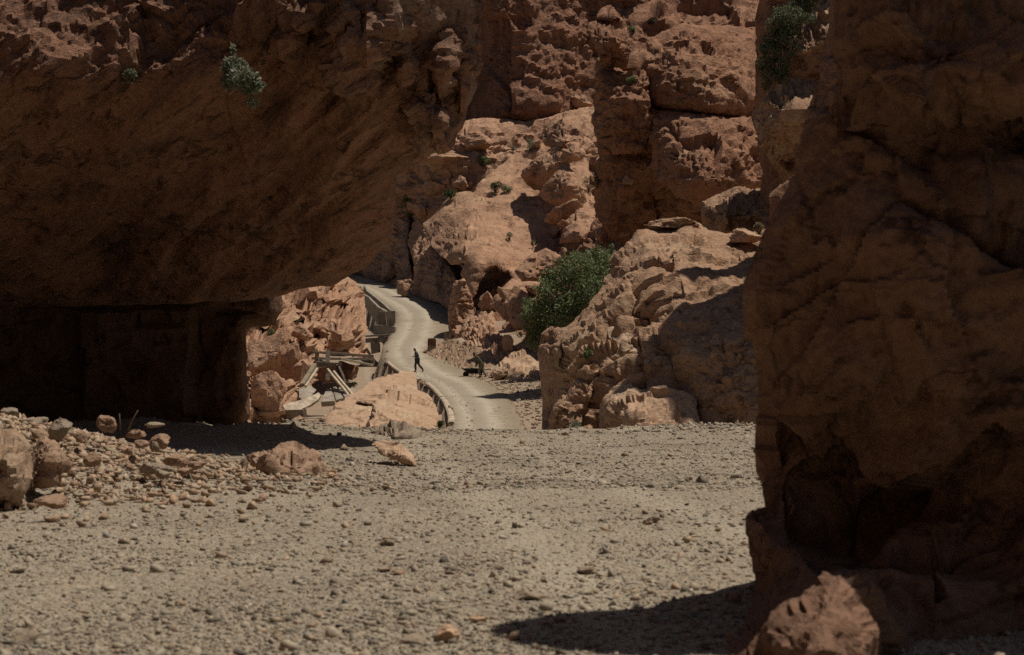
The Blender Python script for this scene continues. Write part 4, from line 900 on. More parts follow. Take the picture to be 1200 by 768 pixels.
def stems(root, base, tips, r0, mat, seed):
    r = random.Random(seed); V = []; Fc = []
    for t in tips:
        b = Vector(base)+Vector((r.uniform(-1, 1), r.uniform(-1, 1), 0))*r0*1.5; t = Vector(t)
        m = (b+t)/2+Vector((r.uniform(-1, 1), r.uniform(-1, 1), r.uniform(0, 1)))*(t-b).length*.1
        v, f = tube([b, (b+m)/2, m, (m+t)/2, t], r0, r0*.25)
        o = len(V); V += v; Fc += [tuple(i+o for i in q_) for q_ in f]
    return link('stem', mesh('stem', [tuple(v) for v in V], Fc), mat, root)
def shrub(px, py, w, h, Y, mat, label, n, leaf, seed, clumps=None, name='shrub', base=None, dense=.5, cat='shrub', group=None, deep=.8, nclump=9):
    r = np.random.RandomState(seed)
    if base is None: Y = surface_y(px, py+h*.5, Y)-.15
    W_, H_ = w/F*Y/2, h/F*Y/2
    b = P(px, py+h/2, Y) if base is None else P(*base)
    root = empty(name, b); tag(root, label, cat, group)
    c0 = np.array(P(px, py, Y))-np.array(b)
    if clumps is None:
        cl = []
        for _ in range(nclump):
            d = r.normal(size=3); d /= np.linalg.norm(d); d *= r.uniform(.25, .75)
            s = r.uniform(.28, .5)
            cl.append((c0+d*np.array([W_, W_*deep, H_]), W_*s, W_*s*deep, H_*s))
    else:
        cl = [(np.array(P(x, y, Y+dy))-np.array(b), rx/F*Y, rx/F*Y*deep, ry_/F*Y) for (x, y, dy, rx, ry_) in clumps]
    v, f = leaves(cl, n, leaf, seed, shell=dense)
    link('foliage', mesh('foliage', v, f, smooth=False), mat, root)
    stems(root, (0, 0, 0), [c[0] for c in cl], max(.012, leaf*.22), M['bark'], seed)
    return root
shrub(666, 345, 100, 110, 101, M['leaf'], 'large dense green bush among the boulders beside the road', 12500, .20, 21,
    clumps=[(700, 305, 1, 20, 16), (680, 318, 0, 24, 20), (660, 325, 1, 22, 18), (690, 340, -1, 20, 18), (650, 350, 0, 24, 22), (670, 360, -1, 24, 20), (635, 365, 0, 22, 20), (655, 375, -1, 20, 14), (625, 385, 0, 14, 18), (640, 392, 0, 16, 18), (712, 298, 2, 10, 8), (622, 362, 1, 12, 12), (645, 332, 1, 14, 12), (676, 300, 1, 12, 8), (706, 325, 0, 12, 14), (628, 402, 0, 12, 12), (680, 372, -1, 14, 10), (716, 290, 2, 4, 5), (702, 291, 1, 5, 4), (688, 296, 0, 4, 6), (655, 305, 1, 6, 4), (640, 320, 1, 6, 5), (628, 338, 1, 5, 5), (616, 352, 1, 5, 5), (612, 372, 0, 5, 6), (608, 392, 0, 4, 5), (662, 302, 0, 5, 5), (634, 328, -1, 5, 5), (722, 305, 0, 4, 6)], base=(650, 412, 102), dense=.25)
shrub(282, 92, 54, 62, 25.0, M['leafgrey'], 'pale grey-green plant hanging from the underside edge of the overhanging cliff', 1500, .085, 22,
    clumps=[(275, 78, 0, 16, 12), (285, 92, -.2, 20, 14), (293, 102, -.1, 16, 10), (266, 95, 0, 9, 14), (296, 120, 0, 8, 6), (273, 60, .1, 4, 12), (303, 100, 0, 8, 6)], base=(270, 70, 26.3), dense=.15)
shrub(915, 60, 60, 100, 82, M['leafdark'], 'dark green tree-like shrub clinging in the cleft high on the right', 8000, .15, 23, name='cliff_shrub',
    clumps=[(940, 5, 1, 18, 16), (925, 20, 0, 20, 14), (950, -10, 1, 18, 16), (910, 30, 0, 14, 14), (918, 45, 0, 16, 14), (905, 60, 0, 14, 14), (912, 78, 0, 16, 12), (895, 75, 0, 10, 10), (905, 90, 0, 14, 8), (900, 45, 0, 8, 8), (932, 35, 0, 10, 12), (895, 58, 0, 6, 7), (925, 62, 0, 8, 8), (921, 90, 0, 7, 8), (890, 85, 0, 5, 6), (948, 22, 0, 9, 7), (934, 55, 0, 6, 7), (898, 100, 0, 7, 6), (910, 12, 1, 6, 6)], base=(915, 98, 83), dense=.3)
shrub(479, 240, 26, 34, 170, M['leaf'], 'dark green upright bush at the lower end of the ledges', 1500, .22, 24)
shrub(528, 227, 28, 13, 165, M['leafbright'], 'bright green low plant on the middle ledge', 700, .2, 25)
shrub(566, 188, 18, 16, 172, M['leaf'], 'small green bush at the right end of the long weathered block', 600, .2, 26)
shrub(580, 218, 18, 18, 153, M['leafbright'], 'yellowish green bush in the notch of the tilted slab', 500, .18, 27)
shrub(596, 221, 16, 9, 152, M['leaf'], 'flat green plant just right of the notch in the tilted slab', 400, .18, 28)
shrub(601, 174, 10, 8, 166, M['leafgrey'], 'tiny grey bush on the slope below the pale ledge', 200, .16, 29)
shrub(622, 168, 14, 18, 163, M['leafgrey'], 'greyish bush in the gap left of the topmost rounded boulder', 400, .16, 30)
shrub(740, 94, 18, 14, 119.5, M['leaf'], 'dark green plant in the cleft beside the slender column', 500, .15, 31)
shrub(712, 75, 10, 8, 119, M['dry'], 'yellow dry tuft on the slender column', 150, .14, 32)
shrub(700, 208, 22, 26, 134, M['dry'], 'pale dry bush in the gap beside the tower corner', 700, .16, 33)
shrub(690, 216, 16, 20, 143, M['dry'], 'straw-coloured dry bush behind the pointed boulder', 500, .15, 34)
shrub(890, 267, 18, 16, 58, M['dry'], 'spiky straw-coloured tuft on top of the outcrop', 260, .13, 35)
shrub(688, 414, 12, 18, 52.8, M['leaf'], 'small green plant in a hollow of the outcrop', 350, .075, 36)
shrub(676, 500, 22, 16, 49.2, M['leafgrey'], 'low green weed at the foot of the outcrop', 350, .07, 37)
shrub(516, 496, 14, 10, 62, M['leafbright'], 'bright green weed at the end of the retaining wall', 300, .08, 38)
shrub(318, 391, 12, 18, 94, M['leaf'], 'green bush beside the black hollow on the pinkish slope', 500, .12, 39)
shrub(597, 276, 14, 12, 144, M['leafgrey'], 'small grey bush in the middle of the tilted slab', 220, .15, 40)
shrub(625, 285, 10, 10, 141, M['leafgrey'], 'small grey bush low on the tilted slab', 160, .14, 41)
shrub(415, 450, 12, 8, 92, M['leafbright'], 'small weed under the broken wall beside the timber props', 160, .1, 42)
shrub(975, 130, 16, 30, 76, M['leafgrey'], 'yellowish bush beside the near cliff edge on the lumpy ledge', 500, .13, 43)
shrub(742, 33, 12, 8, 140, M['leaf'], 'small dark bush on the top band behind the tower', 200, .16, 45)
shrub(765, 25, 14, 10, 142, M['leafdark'], 'dark bush in the crack of the top band', 260, .16, 46)
shrub(308, 74, 6, 6, 26.0, M['leafgrey'], 'tiny sprig beside the hanging plant', 60, .06, 47)
shrub(152, 88, 22, 20, 25.9, M['leafgrey'], 'grey plant growing on the lower edge of the overhanging cliff', 350, .07, 48)
for px, py, dx, h, lab in ((141, 505, -1, 20, 'short dry twig on the crest of the left bank'), (150, 505, 12, 24, 'taller leaning dry twig on the crest of the left bank')):
    b = P(px, py, 18.6); v, f = tube([(0, 0, 0), (dx*.004, 0, h*.005), (dx*.01, 0, h*.0101)], .012, .005)
    o = link('dry_twig', mesh('dry_twig', [tuple(q_) for q_ in v], f), M['dry']); o.location = b; tag(o, lab, 'twig')
# ------------------------------------------------------------------ man-made things
def bmesh_obj(name, bm, mat, parent=None, smooth=False):
    me = bpy.data.meshes.new(name); bmesh.ops.recalc_face_normals(bm, faces=bm.faces); bm.to_mesh(me); bm.free()
    if smooth: me.polygons.foreach_set('use_smooth', np.ones(len(me.polygons), bool))
    return link(name, me, mat, parent)
def beam_bm(a, b, w, h, bm=None, up=Vector((0, 0, 1)), bev=.012, jit=0.0, seg=1):
    """a squared beam from a to b, w wide and h high"""
    bm = bm or bmesh.new(); a, b = Vector(a), Vector(b); t = (b-a).normalized()
    s = t.cross(up)
    s = s.normalized() if s.length > 1e-4 else Vector((1, 0, 0))
    u_ = s.cross(t).normalized(); vs = []
    rr = random.Random(int(abs(a.x*91+b.z*37+w*1000)))
    for i in range(seg+1):
        p = a.lerp(b, i/seg)+(u_*rr.uniform(-1, 1)+s*rr.uniform(-1, 1))*jit*(0 < i < seg)
        k = 1+rr.uniform(-1, 1)*jit*2
        vs.append([bm.verts.new(p+s*sx*w/2*k+u_*su*h/2*k) for sx, su in ((-1, -1), (1, -1), (1, 1), (-1, 1))])
    fs = [bm.faces.new(vs[0][::-1]), bm.faces.new(vs[-1])]
    for i in range(seg):
        for k in range(4): fs.append(bm.faces.new((vs[i][k], vs[i][(k+1) % 4], vs[i+1][(k+1) % 4], vs[i+1][k])))
    es = list({e for f in fs for e in f.edges})
    if bev: bmesh.ops.bevel(bm, geom=es, offset=min(bev, w*.2, h*.2), segments=1, affect='EDGES')
    return bm
def prism_px(pts, Y, thick, bm=None, dY=None):
    """a slab whose camera-side outline is given in the picture, thick metres deep; Y a number or one depth per corner"""
    bm = bm or bmesh.new(); n = len(pts)
    Ys = Y if isinstance(Y, (list, tuple)) else [Y]*n
    fr = [bm.verts.new(P(x, y, d)) for (x, y), d in zip(pts, Ys)]
    bk = [bm.verts.new(v.co+Vector((0, thick, 0)) if not isinstance(thick, Vector) else v.co+thick) for v in fr]
    fs = [bm.faces.new(fr), bm.faces.new(bk[::-1])]
    for i in range(n): fs.append(bm.faces.new((fr[i], bk[i], bk[(i+1) % n], fr[(i+1) % n])))
    bmesh.ops.bevel(bm, geom=list({e for f in fs for e in f.edges}), offset=.02, segments=1, affect='EDGES')
    return bm
def rag(o, amp, u, cuts=0):
    """break the clean edges of a concrete piece"""
    bm = bmesh.new(); bm.from_mesh(o.data)
    if cuts:
        bmesh.ops.triangulate(bm, faces=[f for f in bm.faces if len(f.verts) > 4])
        bmesh.ops.subdivide_edges(bm, edges=[e for e in bm.edges if e.calc_length() > u*.6], cuts=cuts, use_grid_fill=True)
    v = np.array([q_.co[:] for q_ in bm.verts])
    if len(v):
        d = np.stack([fbm(v/u+k*9.1, 3, 60+k) for k in range(3)], 1)*amp
        for q_, dd in zip(bm.verts, d): q_.co += Vector(dd)
    bm.to_mesh(o.data); bm.free(); o.data.update(); return o

# curved retaining wall with pale coping on the valley side of the road
wl = empty('retaining_wall', P(520, 480, 76)); tag(wl, 'curved reddish retaining wall with a pale coping along the valley edge of the road', 'wall')
ys_ = np.arange(63.5, 125, .6)
def edge(y): return float(smooth_i(np.array([y]), rdY, rdL)[0]), float(smooth_i(np.array([y]), rdY, rdZ)[0])
def sweep(name, prof, mat, amp, seed, y0=None, y1=None):
    yy = [y for y in ys_ if (y0 is None or y >= y0) and (y1 is None or y <= y1)]
    V = []; Fc = []
    for i, y in enumerate(yy):
        x, z = edge(y); w = float(perlin(np.array([[y*.35, seed, .5]]), seed)[0])
        for (dx, dz) in prof: V.append((x+dx+amp*w, y, z+dz+amp*.5*float(perlin(np.array([[y*.6, dx*3+seed, dz]]), seed+1)[0])))
    n = len(prof)
    for i in range(len(yy)-1):
        for k in range(n): Fc.append((i*n+k, (i+1)*n+k, (i+1)*n+(k+1) % n, i*n+(k+1) % n))
    Fc += [tuple(range(n)), tuple(range(len(V)-n, len(V)))[::-1]]
    V = np.array(V)-np.array(wl.location)
    bm = bmesh.new(); vs = [bm.verts.new(v) for v in V]
    for f in Fc: bm.faces.new([vs[i] for i in f])
    return bmesh_obj(name, bm, mat, wl)
sweep('wall_face', [(.06, -.06), (.06, -2.6), (-.45, -2.6), (-.2, -1.2), (-.04, -.06)], M['masonry'], .05, 3)
for y0, y1 in ((63.5, 84), (84.15, 99), (103, 124)):
    sweep('coping', [(.20, .07), (.20, -.10), (.09, -.055), (-.06, -.055), (-.07, .05), (.0, .10), (.14, .11)], M['coping'], .05, 3, y0, y1)

# broken concrete water channel beside the upper road
fl = empty('concrete_channel', P(452, 395, 148)); tag(fl, 'broken grey concrete water channel with two long side walls beside the upper road', 'channel')
base_ = Vector(fl.location)
def shift(bm):
    bmesh.ops.translate(bm, verts=bm.verts, vec=-base_); return bm
def wallrun(pairs, w, name):
    """pairs: top px,py, depth, height in px of the wall at that point"""
    bm = bmesh.new(); rings = []
    for (x, y, Y, h) in pairs:
        t = P(x, y, Y); b = P(x, y+h, Y)
        rings.append([bm.verts.new(t), bm.verts.new(t+Vector((w, .1, 0))), bm.verts.new(b+Vector((w, .1, 0))), bm.verts.new(b)])
    for a, b in zip(rings, rings[1:]):
        for k in range(4): bm.faces.new((a[k], b[k], b[(k+1) % 4], a[(k+1) % 4]))
    bm.faces.new(rings[0]); bm.faces.new(rings[-1][::-1])
    bmesh.ops.bevel(bm, geom=list(bm.edges), offset=.03, segments=1, affect='EDGES')
    return rag(bmesh_obj(name, shift(bm), M['concrete'], fl), .05, 1.2, 1)
wallrun([(452, 365, 147, 16), (443, 360, 151, 20), (433, 350.5, 158, 18), (432, 348.5, 159, 17), (420, 341, 170, 13), (417.5, 334, 178, 9)], .22, 'side_wall')
wallrun([(460, 364.5, 147, 16), (456, 363, 149, 14), (441.5, 350, 160, 11), (430, 341, 171, 9), (426, 334, 179, 8)], .22, 'side_wall')
rag(bmesh_obj('end_slab', shift(prism_px([(443, 382), (441, 372), (444, 366), (448, 364), (452, 366), (453, 381)], 146.2, .35)), M['concrete'], fl), .06, 1.0, 2)
rag(bmesh_obj('end_slab', shift(prism_px([(453.5, 381), (453, 369), (456, 365), (463, 364.5), (463.5, 377), (461, 383)], 145.8, .4)), M['concrete'], fl), .06, 1.0, 2)
rag(bmesh_obj('floor', shift(prism_px([(437, 391), (438, 380.5), (463, 383), (463, 390.5)], 145.6, 2.4)), M['concrete'], fl), .05, 1., 2)
rag(bmesh_obj('support_beam', shift(prism_px([(428, 393), (463, 391.5), (463, 393.3), (428, 395.2)], 144.6, .5)), M['concrete'], fl), .02, 1., 1)
rag(bmesh_obj('support_beam', shift(prism_px([(428, 396.6), (463, 394.6), (462, 400), (428, 402)], 144.9, .9)), M['concrete'], fl), .03, 1., 1)
rag(bmesh_obj('pier', shift(prism_px([(434, 402), (444, 401.5), (445, 413), (435, 415)], 144.8, 1.0)), M['concrete'], fl), .05, .8, 2)
rag(bmesh_obj('pier', shift(prism_px([(448, 401), (456, 400.5), (452, 406), (449, 406)], 145.2, .8)), M['concrete'], fl), .05, .8, 1)

# blocks at the road edge
def block(name, px, py0, py1, w, Y, dep, mat, label, band=None):
    b = P(px, py1, Y); h = (py1-py0)/F*Y; W_ = w/F*Y
    root = empty(name, b, .12); tag(root, label, 'road block')
    bm = bmesh.new(); bmesh.ops.create_cube(bm, size=1, matrix=Matrix.Translation((0, 0, h/2-.1)) @ Matrix.Diagonal((W_, dep, h+.2, 1)))
    for v in bm.verts:
        if v.co.z > h*.5: v.co.x *= .93; v.co.y *= .93
    bmesh.ops.bevel(bm, geom=list(bm.edges), offset=.05, segments=2, affect='EDGES')
    rag(bmesh_obj('block', bm, mat, root), .03, .5, 2)
    if band:
        bm = bmesh.new(); bmesh.ops.create_cube(bm, size=1, matrix=Matrix.Translation((0, 0, h*.66)) @ Matrix.Diagonal((W_*1.0, dep*1.0, h*.60, 1)))
        for v in bm.verts:
            if v.co.z > h*.66: v.co.x *= .965; v.co.y *= .965
        bmesh.ops.bevel(bm, geom=list(bm.edges), offset=.05, segments=2, affect='EDGES')
        bmesh_obj('painted_top', bm, band, root)
    return root
block('road_block', 506, 396.5, 411.5, 9.6, 131.5, .55, M['concrete'], 'grey concrete road block painted rust red, standing alone beside the road', M['rust'])
block('road_block', 524.5, 390.5, 403.5, 8, 139, .5, M['concrete'], 'plain grey concrete road block against the upright rock edge')

# collapsed timber frame and concrete pieces below the road
def timber(x0, y0, Y0, x1, y1, Y1, w, h, mat, label, name='timber', cat='timber', group=None, seg=4):
    a, b = P(x0, y0, Y0), P(x1, y1, Y1); c = (a+b)/2
    o = bmesh_obj(name, beam_bm(a-c, b-c, w, h, jit=.015, seg=seg), mat); o.location = c
    return tag(o, label, cat, group)
timber(384, 433, 92.2, 409, 464, 88.6, .14, .14, M['palewood'], 'left one of two pale timber props leaning on the collapsed frame')
timber(391, 435.5, 92.0, 413.5, 463.5, 88.4, .13, .13, M['palewood'], 'right one of two pale timber props leaning on the collapsed frame')
timber(366, 412.5, 94.5, 436, 417.5, 97, .18, .16, M['wood'], 'topmost long beam laid across the collapsed frame')
timber(366, 420, 94.2, 437, 421, 97, .2, .16, M['wood'], 'second long beam under the topmost one of the frame')
timber(398, 420, 93.6, 436.5, 428.2, 95.5, .2, .12, M['palewood'], 'pale long board slanting down to the right from the frame')
timber(370, 426.5, 93.6, 400, 428, 94, .22, .26, M['wood'], 'short thick crossbeam low on the frame')
timber(372, 412, 94, 371, 430, 94, .24, .24, M['wood'], 'left stub post of the frame')
timber(384, 411, 94.2, 384, 446, 93.6, .26, .26, M['wood'], 'middle upright post of the frame')
timber(369, 428, 93.6, 354, 452, 91.0, .26, .26, M['wood'], 'thick grey brace slanting down to the left of the frame')
timber(372, 432, 93.4, 358, 453, 90.6, .12, .12, M['palewood'], 'thin pale stick beside the thick grey brace')
timber(395, 428, 93.8, 399, 448, 92.6, .16, .16, M['darkwood'], 'dark short prop behind the pale props')
timber(397, 430, 93.5, 405, 449, 92, .14, .14, M['darkwood'], 'dark slanting prop nearest the shaded red-brown rock')
timber(378, 451, 90.8, 408, 450, 90.6, .2, .18, M['darkwood'], 'dark beam across the top of the broken concrete ramp')
timber(436, 416, 97, 437, 428, 97, .2, .2, M['wood'], 'short post holding the right end of the long beams')
def slab(pts, Y, th, mat, label, name='concrete_slab', cat='concrete slab', amp=.05, u=.8, cuts=2):
    c = P(sum(p[0] for p in pts)/len(pts), max(p[1] for p in pts), Y if not isinstance(Y, (list, tuple)) else sum(Y)/len(Y))
    bm = prism_px(pts, Y, th); bmesh.ops.translate(bm, verts=bm.verts, vec=-c)
    o = bmesh_obj(name, bm, mat); o.location = c; rag(o, amp, u, cuts)
    return tag(o, label, cat)
slab([(329.5, 478), (331, 474.5), (352, 469), (366, 464), (373, 460), (376, 463), (372, 469), (364, 475), (352, 480), (334, 481)], [86, 86, 87, 88, 89, 88.6, 87.6, 87, 86, 85.6], Vector((0, .6, -.1)), M['coping'], 'long pale curved slab lying on the shaded concrete block', 'broken_slab', 'slab', .03)
slab([(334, 482), (355, 480), (355, 489), (336, 491)], 86, 1.2, M['concrete'], 'shaded concrete block under the long pale curved slab', 'concrete_block', 'concrete block', .04)
slab([(356, 480), (359, 478), (360, 487), (355, 489)], 85.8, .6, M['coping'], 'small upright stub beside the shaded concrete block', 'concrete_stub', 'concrete stub', .02)
rp = empty('concrete_ramp', P(393, 468, 88)); tag(rp, 'broken grey concrete ramp of three tilted panels under the pale props', 'concrete ramp')
for pts in ([(376, 471), (381, 459), (388, 454), (392, 470)], [(393.5, 469), (389.5, 454), (394, 453), (403, 467)], [(404, 466), (396.5, 454), (401, 453.5), (410, 464)]):
    bm = prism_px(pts, [88, 91.5, 91.5, 88] if pts[0][0] > 380 else [88, 90.5, 91.5, 88], Vector((0, .3, -.3))); bmesh.ops.translate(bm, verts=bm.verts, vec=-Vector(rp.location))
    rag(bmesh_obj('panel', bm, M['concrete'], rp), .02, .8, 2)
slab([(350, 466), (350, 455), (362, 452), (370, 458), (364, 465)], [88.5, 90, 91, 91, 89], .5, M['concrete'], 'dark concrete block standing left of the broken ramp', 'concrete_block', 'concrete block', .05)
slab([(371, 431), (398, 429), (398, 448), (384, 451), (373, 445)], 95.2, .6, M['masonry'], 'rough stone footing inside the collapsed frame', 'stone_footing', 'footing', .08)

# ------------------------------------------------------------------ people
def skin_mesh(name, chains, sub=2):
    """chains: list of lists of (x,y,z,r); a chain starting with an int continues from that vertex. First vertex is the root."""
    bm = bmesh.new(); R = []; vs = []
    for ch in chains:
        prev = None
        for it in ch:
            if isinstance(it, int): prev = vs[it]; continue
            v = bm.verts.new(it[:3]); vs.append(v); R.append(it[3] if len(it) == 4 else it[3:5])
            if prev: bm.edges.new((prev, v))
            prev = v
    me = bpy.data.meshes.new(name); bm.to_mesh(me); bm.free()
    o = bpy.data.objects.new(name, me); COL.objects.link(o)
    mo = o.modifiers.new('s', 'SKIN'); mo.use_smooth_shade = True
    for i, r_ in enumerate(R):
        sv = me.skin_vertices[0].data[i]; sv.radius = (r_, r_) if not isinstance(r_, tuple) else r_; sv.use_root = (i == 0)
    o.modifiers.new('b', 'SUBSURF').levels = sub
    o.modifiers['b'].render_levels = sub
    dg = bpy.context.evaluated_depsgraph_get(); ev = o.evaluated_get(dg)
    m2 = bpy.data.meshes.new_from_object(ev); m2.name = name
    bpy.data.objects.remove(o)
    return m2
M['skin'] = plainmat('skin', (.24, .13, .08), .12, 20, .1, .004, .6)
def person(loc, rz, label, J, cloth):
    """J: joints in metres, facing +x, left is +y"""
    root = empty('person', loc, rz); tag(root, label, 'person')
    pel, ch, nk, hd = J['pelvis'], J['chest'], J['neck'], J['head']
    def mid(a, b, t=.5): return tuple(a[i]+(b[i]-a[i])*t for i in range(3))
    def add(p, x, y, z): return (p[0]+x, p[1]+y, p[2]+z)
    def mk(g, hands, headon, top, bot, shoes):
        c = []; cnt = [0]
        def chain(start, items):
            l = [] if start is None else [start]
            l += items; c.append(l); a = cnt[0]; cnt[0] += len(items); return list(range(a, cnt[0]))
        if top or headon:
            spine = chain(None, [(*pel, .145*1+g), (*mid(pel, ch, .5), .13+g), (*ch, .155+g), (*mid(ch, nk, .7), .10+g)]+([(*nk, .058)] if headon else []))
        else:
            spine = chain(None, [(*pel, .15+g)])
        if headon:
            d = Vector(hd)-Vector(nk); fx = Vector(J.get('face', (1, 0, 0))).normalized()
            h0 = Vector(hd)
            hv = chain(spine[-1], [(*(h0-Vector((0, 0, .06))+fx*.02), .078), (*(h0+Vector((0, 0, .03))), .098), (*(h0+Vector((0, 0, .10))-fx*.01), .070)])
            chain(hv[0], [(*(h0+fx*.085-Vector((0, 0, .055))), .035)])
            chain(hv[1], [(*(h0+fx*.115+Vector((0, 0, .0))), .017)])
        if top or hands:
            for s in ('l', 'r'):
                sh, el, wr, ha = J['sh'+s], J['el'+s], J['wr'+s], J['ha'+s]
                ar = chain(spine[2], [(*sh, .062+g), (*mid(sh, el), .050+g), (*el, .043+g), (*mid(el, wr), .040+g), (*wr, .028+g)])
                if hands:
                    hh = chain(ar[-1], [(*mid(wr, ha, .5), .036), (*mid(wr, ha, .9), .036)])
                    dv = (Vector(ha)-Vector(wr)).normalized(); sd = Vector((0, 1, 0)).cross(dv).normalized()
                    for k, ln in enumerate((.068, .078, .072, .055)):
                        o_ = Vector(ha)+sd*(.033-.022*k)
                        p1 = o_+dv*ln*.5; p2 = p1+(dv*.55+Vector((0, -.6 if s == 'l' else .6, -.3))*.5).normalized()*ln*.5
                        chain(hh[-1], [(*o_, .010), (*p1, .009), (*p2, .008)])
                    t0 = Vector(mid(wr, ha, .35))+sd*.04; chain(hh[0], [(*t0, .012), (*(t0+dv*.04+sd*.02), .010), (*(t0+dv*.07+sd*.018), .009)])
        if bot or headon:
            for s in ('l', 'r'):
                hp, kn, an, to = J['hp'+s], J['kn'+s], J['an'+s], J['to'+s]
                lg = chain(spine[0], [(*hp, .098+g), (*mid(hp, kn), .080+g), (*kn, .058+g), (*mid(kn, an, .4), .060+g), (*an, .040+g)])
                if headon: chain(lg[-1], [(*mid(an, to, .5), .042), (*to, .030)])
        return c
    link('body', skin_mesh('body', mk(0, True, True, True, True, True)), M['skin'], root)
    link('jacket', skin_mesh('jacket', mk(.036, False, False, True, False, False)), cloth[0], root)
    link('trousers', skin_mesh('trousers', mk(.026, False, False, False, True, False)), cloth[1], root)
    for s in ('l', 'r'):
        an, to = J['an'+s], J['to'+s]; d = (Vector(to)-Vector(an)); f_ = Vector((d.x, d.y, d.z)).normalized()
        link('shoe', skin_mesh('shoe', [[(*(Vector(an)-f_*.05+Vector((0, 0, -.02))), .048), (*mid(an, to), .050), (*to, .042), (*(Vector(to)+f_*.05), .03)]]), M['shoe'], root)
    h0 = Vector(hd); fx = Vector(J.get('face', (1, 0, 0))).normalized()
    bm = bmesh.new(); bmesh.ops.create_uvsphere(bm, u_segments=20, v_segments=12, radius=1)
    bmesh.ops.delete(bm, geom=[v for v in bm.verts if v.co.z < -.05], context='VERTS')
    for v in bm.verts: v.co = Vector((v.co.x*.125, v.co.y*.112, v.co.z*.125))+h0+Vector((-.01, 0, .055))
    bmesh_obj('cap', bm, cloth[2], root, True)
    # face: eyes, ears
    for s in (1, -1):
        bm = bmesh.new(); bmesh.ops.create_uvsphere(bm, u_segments=8, v_segments=6, radius=.013, matrix=Matrix.Translation(h0+fx*.085+Vector((0, .033*s, .025))))
        bmesh_obj('eye', bm, M['darkwood'], root, True)
        bm = bmesh.new(); bmesh.ops.create_uvsphere(bm, u_segments=10, v_segments=8, radius=1, matrix=Matrix.Translation(h0+Vector((-.01, .098*s, .01))) @ Matrix.Diagonal((.028, .012, .038, 1)))
        bmesh_obj('ear', bm, M['skin'], root, True)
    return root
M['shoe'] = plainmat('dark_shoe_leather', (.03, .025, .02), .2, 10, .2, .01)
M['cloth_dark'] = plainmat('dark_blue_grey_cloth', (.11, .115, .12), .3, 12, .3, .02)
M['cloth_black'] = plainmat('black_cloth', (.05, .05, .052), .3, 12, .3, .02)
M['cloth_green'] = plainmat('olive_grey_cloth', (.10, .095, .065), .3, 12, .3, .02)
M['cloth_grey'] = plainmat('faded_grey_cloth', (.21, .19, .155), .3, 12, .3, .02)
M['cap_white'] = plainmat('white_cap_cloth', (.62, .60, .55), .1, 10, .2, .01)
def on_road(px, Y):
    x = (px-600)/F*Y; return Vector((x, Y, float(smooth_i(np.array([Y]), rdY, rdZ)[0])+.02))
Jw = dict(pelvis=(0, 0, .92), chest=(.06, 0, 1.28), neck=(.12, 0, 1.50), head=(.17, 0, 1.60), face=(1, 0, -.12),
          shl=(.07, .19, 1.40), ell=(-.12, .24, 1.16), wrl=(.08, .24, 1.00), hal=(.14, .235, .97),
          shr=(.07, -.19, 1.40), elr=(-.02, -.25, 1.13), wrr=(.22, -.23, 1.12), har=(.29, -.21, 1.13),
          hpl=(.0, .10, .88), knl=(.14, .10, .50), anl=(.10, .10, .085), tol=(.23, .11, .035),
          hpr=(.0, -.10, .88), knr=(-.12, -.10, .50), anr=(-.42, -.10, .16), tor=(-.36, -.10, .035))
person(on_road(489, 113), math.pi, 'man in dark clothes and a white cap striding across the road', Jw, (M['cloth_dark'], M['cloth_black'], M['cap_white']))
Jp = dict(pelvis=(-.30, 0, .90), chest=(-.06, 0, 1.24), neck=(.10, 0, 1.47), head=(.20, 0, 1.55), face=(1, 0, -.4),
          shl=(-.02, .19, 1.36), ell=(-.06, .24, 1.08), wrl=(.05, .26, .84), hal=(.09, .26, .77),
          shr=(-.02, -.19, 1.36), elr=(-.08, -.25, 1.08), wrr=(.03, -.27, .84), har=(.07, -.27, .77),
          hpl=(-.30, .10, .86), knl=(-.10, .11, .48), anl=(-.22, .11, .085), tol=(-.09, .12, .035),
          hpr=(-.30, -.10, .86), knr=(-.40, -.11, .48), anr=(-.62, -.11, .12), tor=(-.52, -.11, .035))
gp = on_road(559, 107.6); gp.z = float(ground_z(np.array([gp.x]), np.array([gp.y]))[0])+.03
person(gp, math.pi+.15, 'man in an olive jacket and faded grey trousers bending over a handcart', Jp, (M['cloth_green'], M['cloth_grey'], M['cloth_black']))

# handcart: tray, wheels with spokes, frame, handles, load
M['iron'] = plainmat('dark_iron', (.03, .028, .026), .3, 8, .2, .01, .6)
ct = empty('wheelbarrow', gp+Vector((-.12, .6, 0)), math.pi+.1); tag(ct, 'black loaded wheelbarrow standing beside the stone heap', 'wheelbarrow')
bm = bmesh.new()
b_ = [bm.verts.new(v) for v in ((-.42, -.30, .24), (.40, -.30, .24), (.40, .30, .24), (-.42, .30, .24))]
t_ = [bm.verts.new(v) for v in ((-.60, -.44, .60), (.95, -.44, .58), (.95, .44, .58), (-.60, .44, .60))]
bm.faces.new(b_[::-1])
for k in range(4): bm.faces.new((b_[k], b_[(k+1) % 4], t_[(k+1) % 4], t_[k]))
o = bmesh_obj('tray', bm, M['iron'], ct); so = o.modifiers.new('t', 'SOLIDIFY'); so.thickness = .025
v, f = stone_shape(777, 3, 14, .1, .12, (.46, .34, .17)); lo_ = link('load', mesh('load', v, f), M['stonegrey'], ct); lo_.location = (.05, 0, .58)
for s in (-1, 1):
    bmesh_obj('handle', beam_bm((-1.05, .30*s, .56), (.72, .14*s, .30), .05, .05), M['darkwood'], ct)
    bmesh_obj('leg', beam_bm((-.40, .27*s, .44), (-.46, .30*s, 0), .04, .04), M['iron'], ct)
wv = empty('wheel', (.66, 0, .20)); wv.parent = ct
bm = bmesh.new()
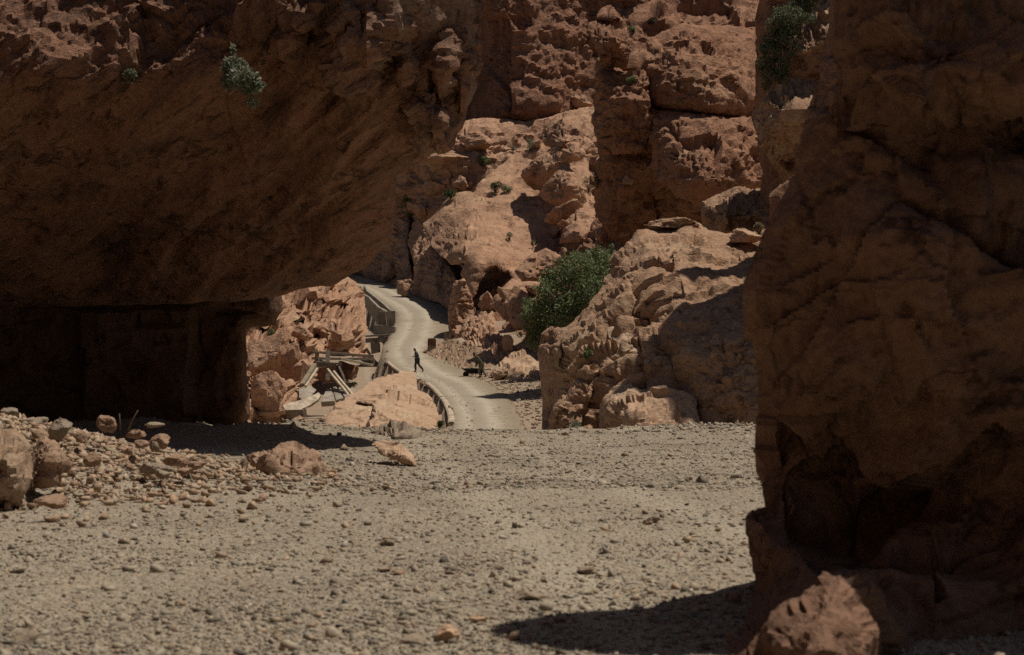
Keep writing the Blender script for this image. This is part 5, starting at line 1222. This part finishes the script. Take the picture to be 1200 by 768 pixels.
for i in range(20):
    a = i*math.tau/20
    for j in range(8):
        b2 = j*math.tau/8; rr = .17+.035*math.cos(b2); bm.verts.new((rr*math.cos(a), .035*math.sin(b2), rr*math.sin(a)))
bm.verts.ensure_lookup_table()
for i in range(20):
    for j in range(8): bm.faces.new([bm.verts[q_] for q_ in (i*8+j, i*8+(j+1) % 8, (i+1) % 20*8+(j+1) % 8, (i+1) % 20*8+j)])
bmesh_obj('tyre', bm, M['shoe'], wv, True)
bm = bmesh.new(); bmesh.ops.create_cone(bm, cap_ends=True, segments=16, radius1=.14, radius2=.14, depth=.03, matrix=Matrix.Rotation(math.pi/2, 4, 'X')); bmesh_obj('rim', bm, M['iron'], wv)

# ================================================================== LIGHT AND CAMERA
SUN = Vector((.33, .17, .93)).normalized()
el = math.asin(SUN.z)
w = bpy.data.worlds.new('World'); sc.world = w; w.use_nodes = True
t = w.node_tree; bg = t.nodes['Background']; sky = t.nodes.new('ShaderNodeTexSky'); sky.sky_type = 'NISHITA'
sky.sun_disc = False; sky.sun_elevation = el; sky.sun_rotation = math.atan2(SUN.x, SUN.y)
sky.air_density = 1.0; sky.dust_density = 1.5; sky.ozone_density = 1.0
t.links.new(sky.outputs[0], bg.inputs[0]); bg.inputs[1].default_value = .039
sun = bpy.data.lights.new('sun', 'SUN'); sun.energy = 4.6; sun.angle = math.radians(.5); sun.color = (1, .915, .79)
so = bpy.data.objects.new('sun', sun); COL.objects.link(so); so.rotation_euler = SUN.to_track_quat('Z', 'Y').to_euler(); so.location = (20, 10, 60)
cam = bpy.data.cameras.new('camera'); co = bpy.data.objects.new('camera', cam); COL.objects.link(co)
co.location = (0, 0, CZ); co.rotation_euler = (math.pi/2, 0, 0)
cam.sensor_fit = 'HORIZONTAL'; cam.sensor_width = 36; cam.lens = 36*F/1200; cam.clip_start = .1; cam.clip_end = 2000
cam.dof.use_dof = True; cam.dof.focus_distance = 55; cam.dof.aperture_fstop = 3.5
sc.camera = co
sc.view_settings.view_transform = 'Standard'; sc.view_settings.look = 'None'; sc.view_settings.gamma = 1; sc.view_settings.exposure = -.27
sc.render.engine = 'CYCLES'; sc.cycles.max_bounces = 5; sc.cycles.diffuse_bounces = 3
sc.cycles.use_denoising = False
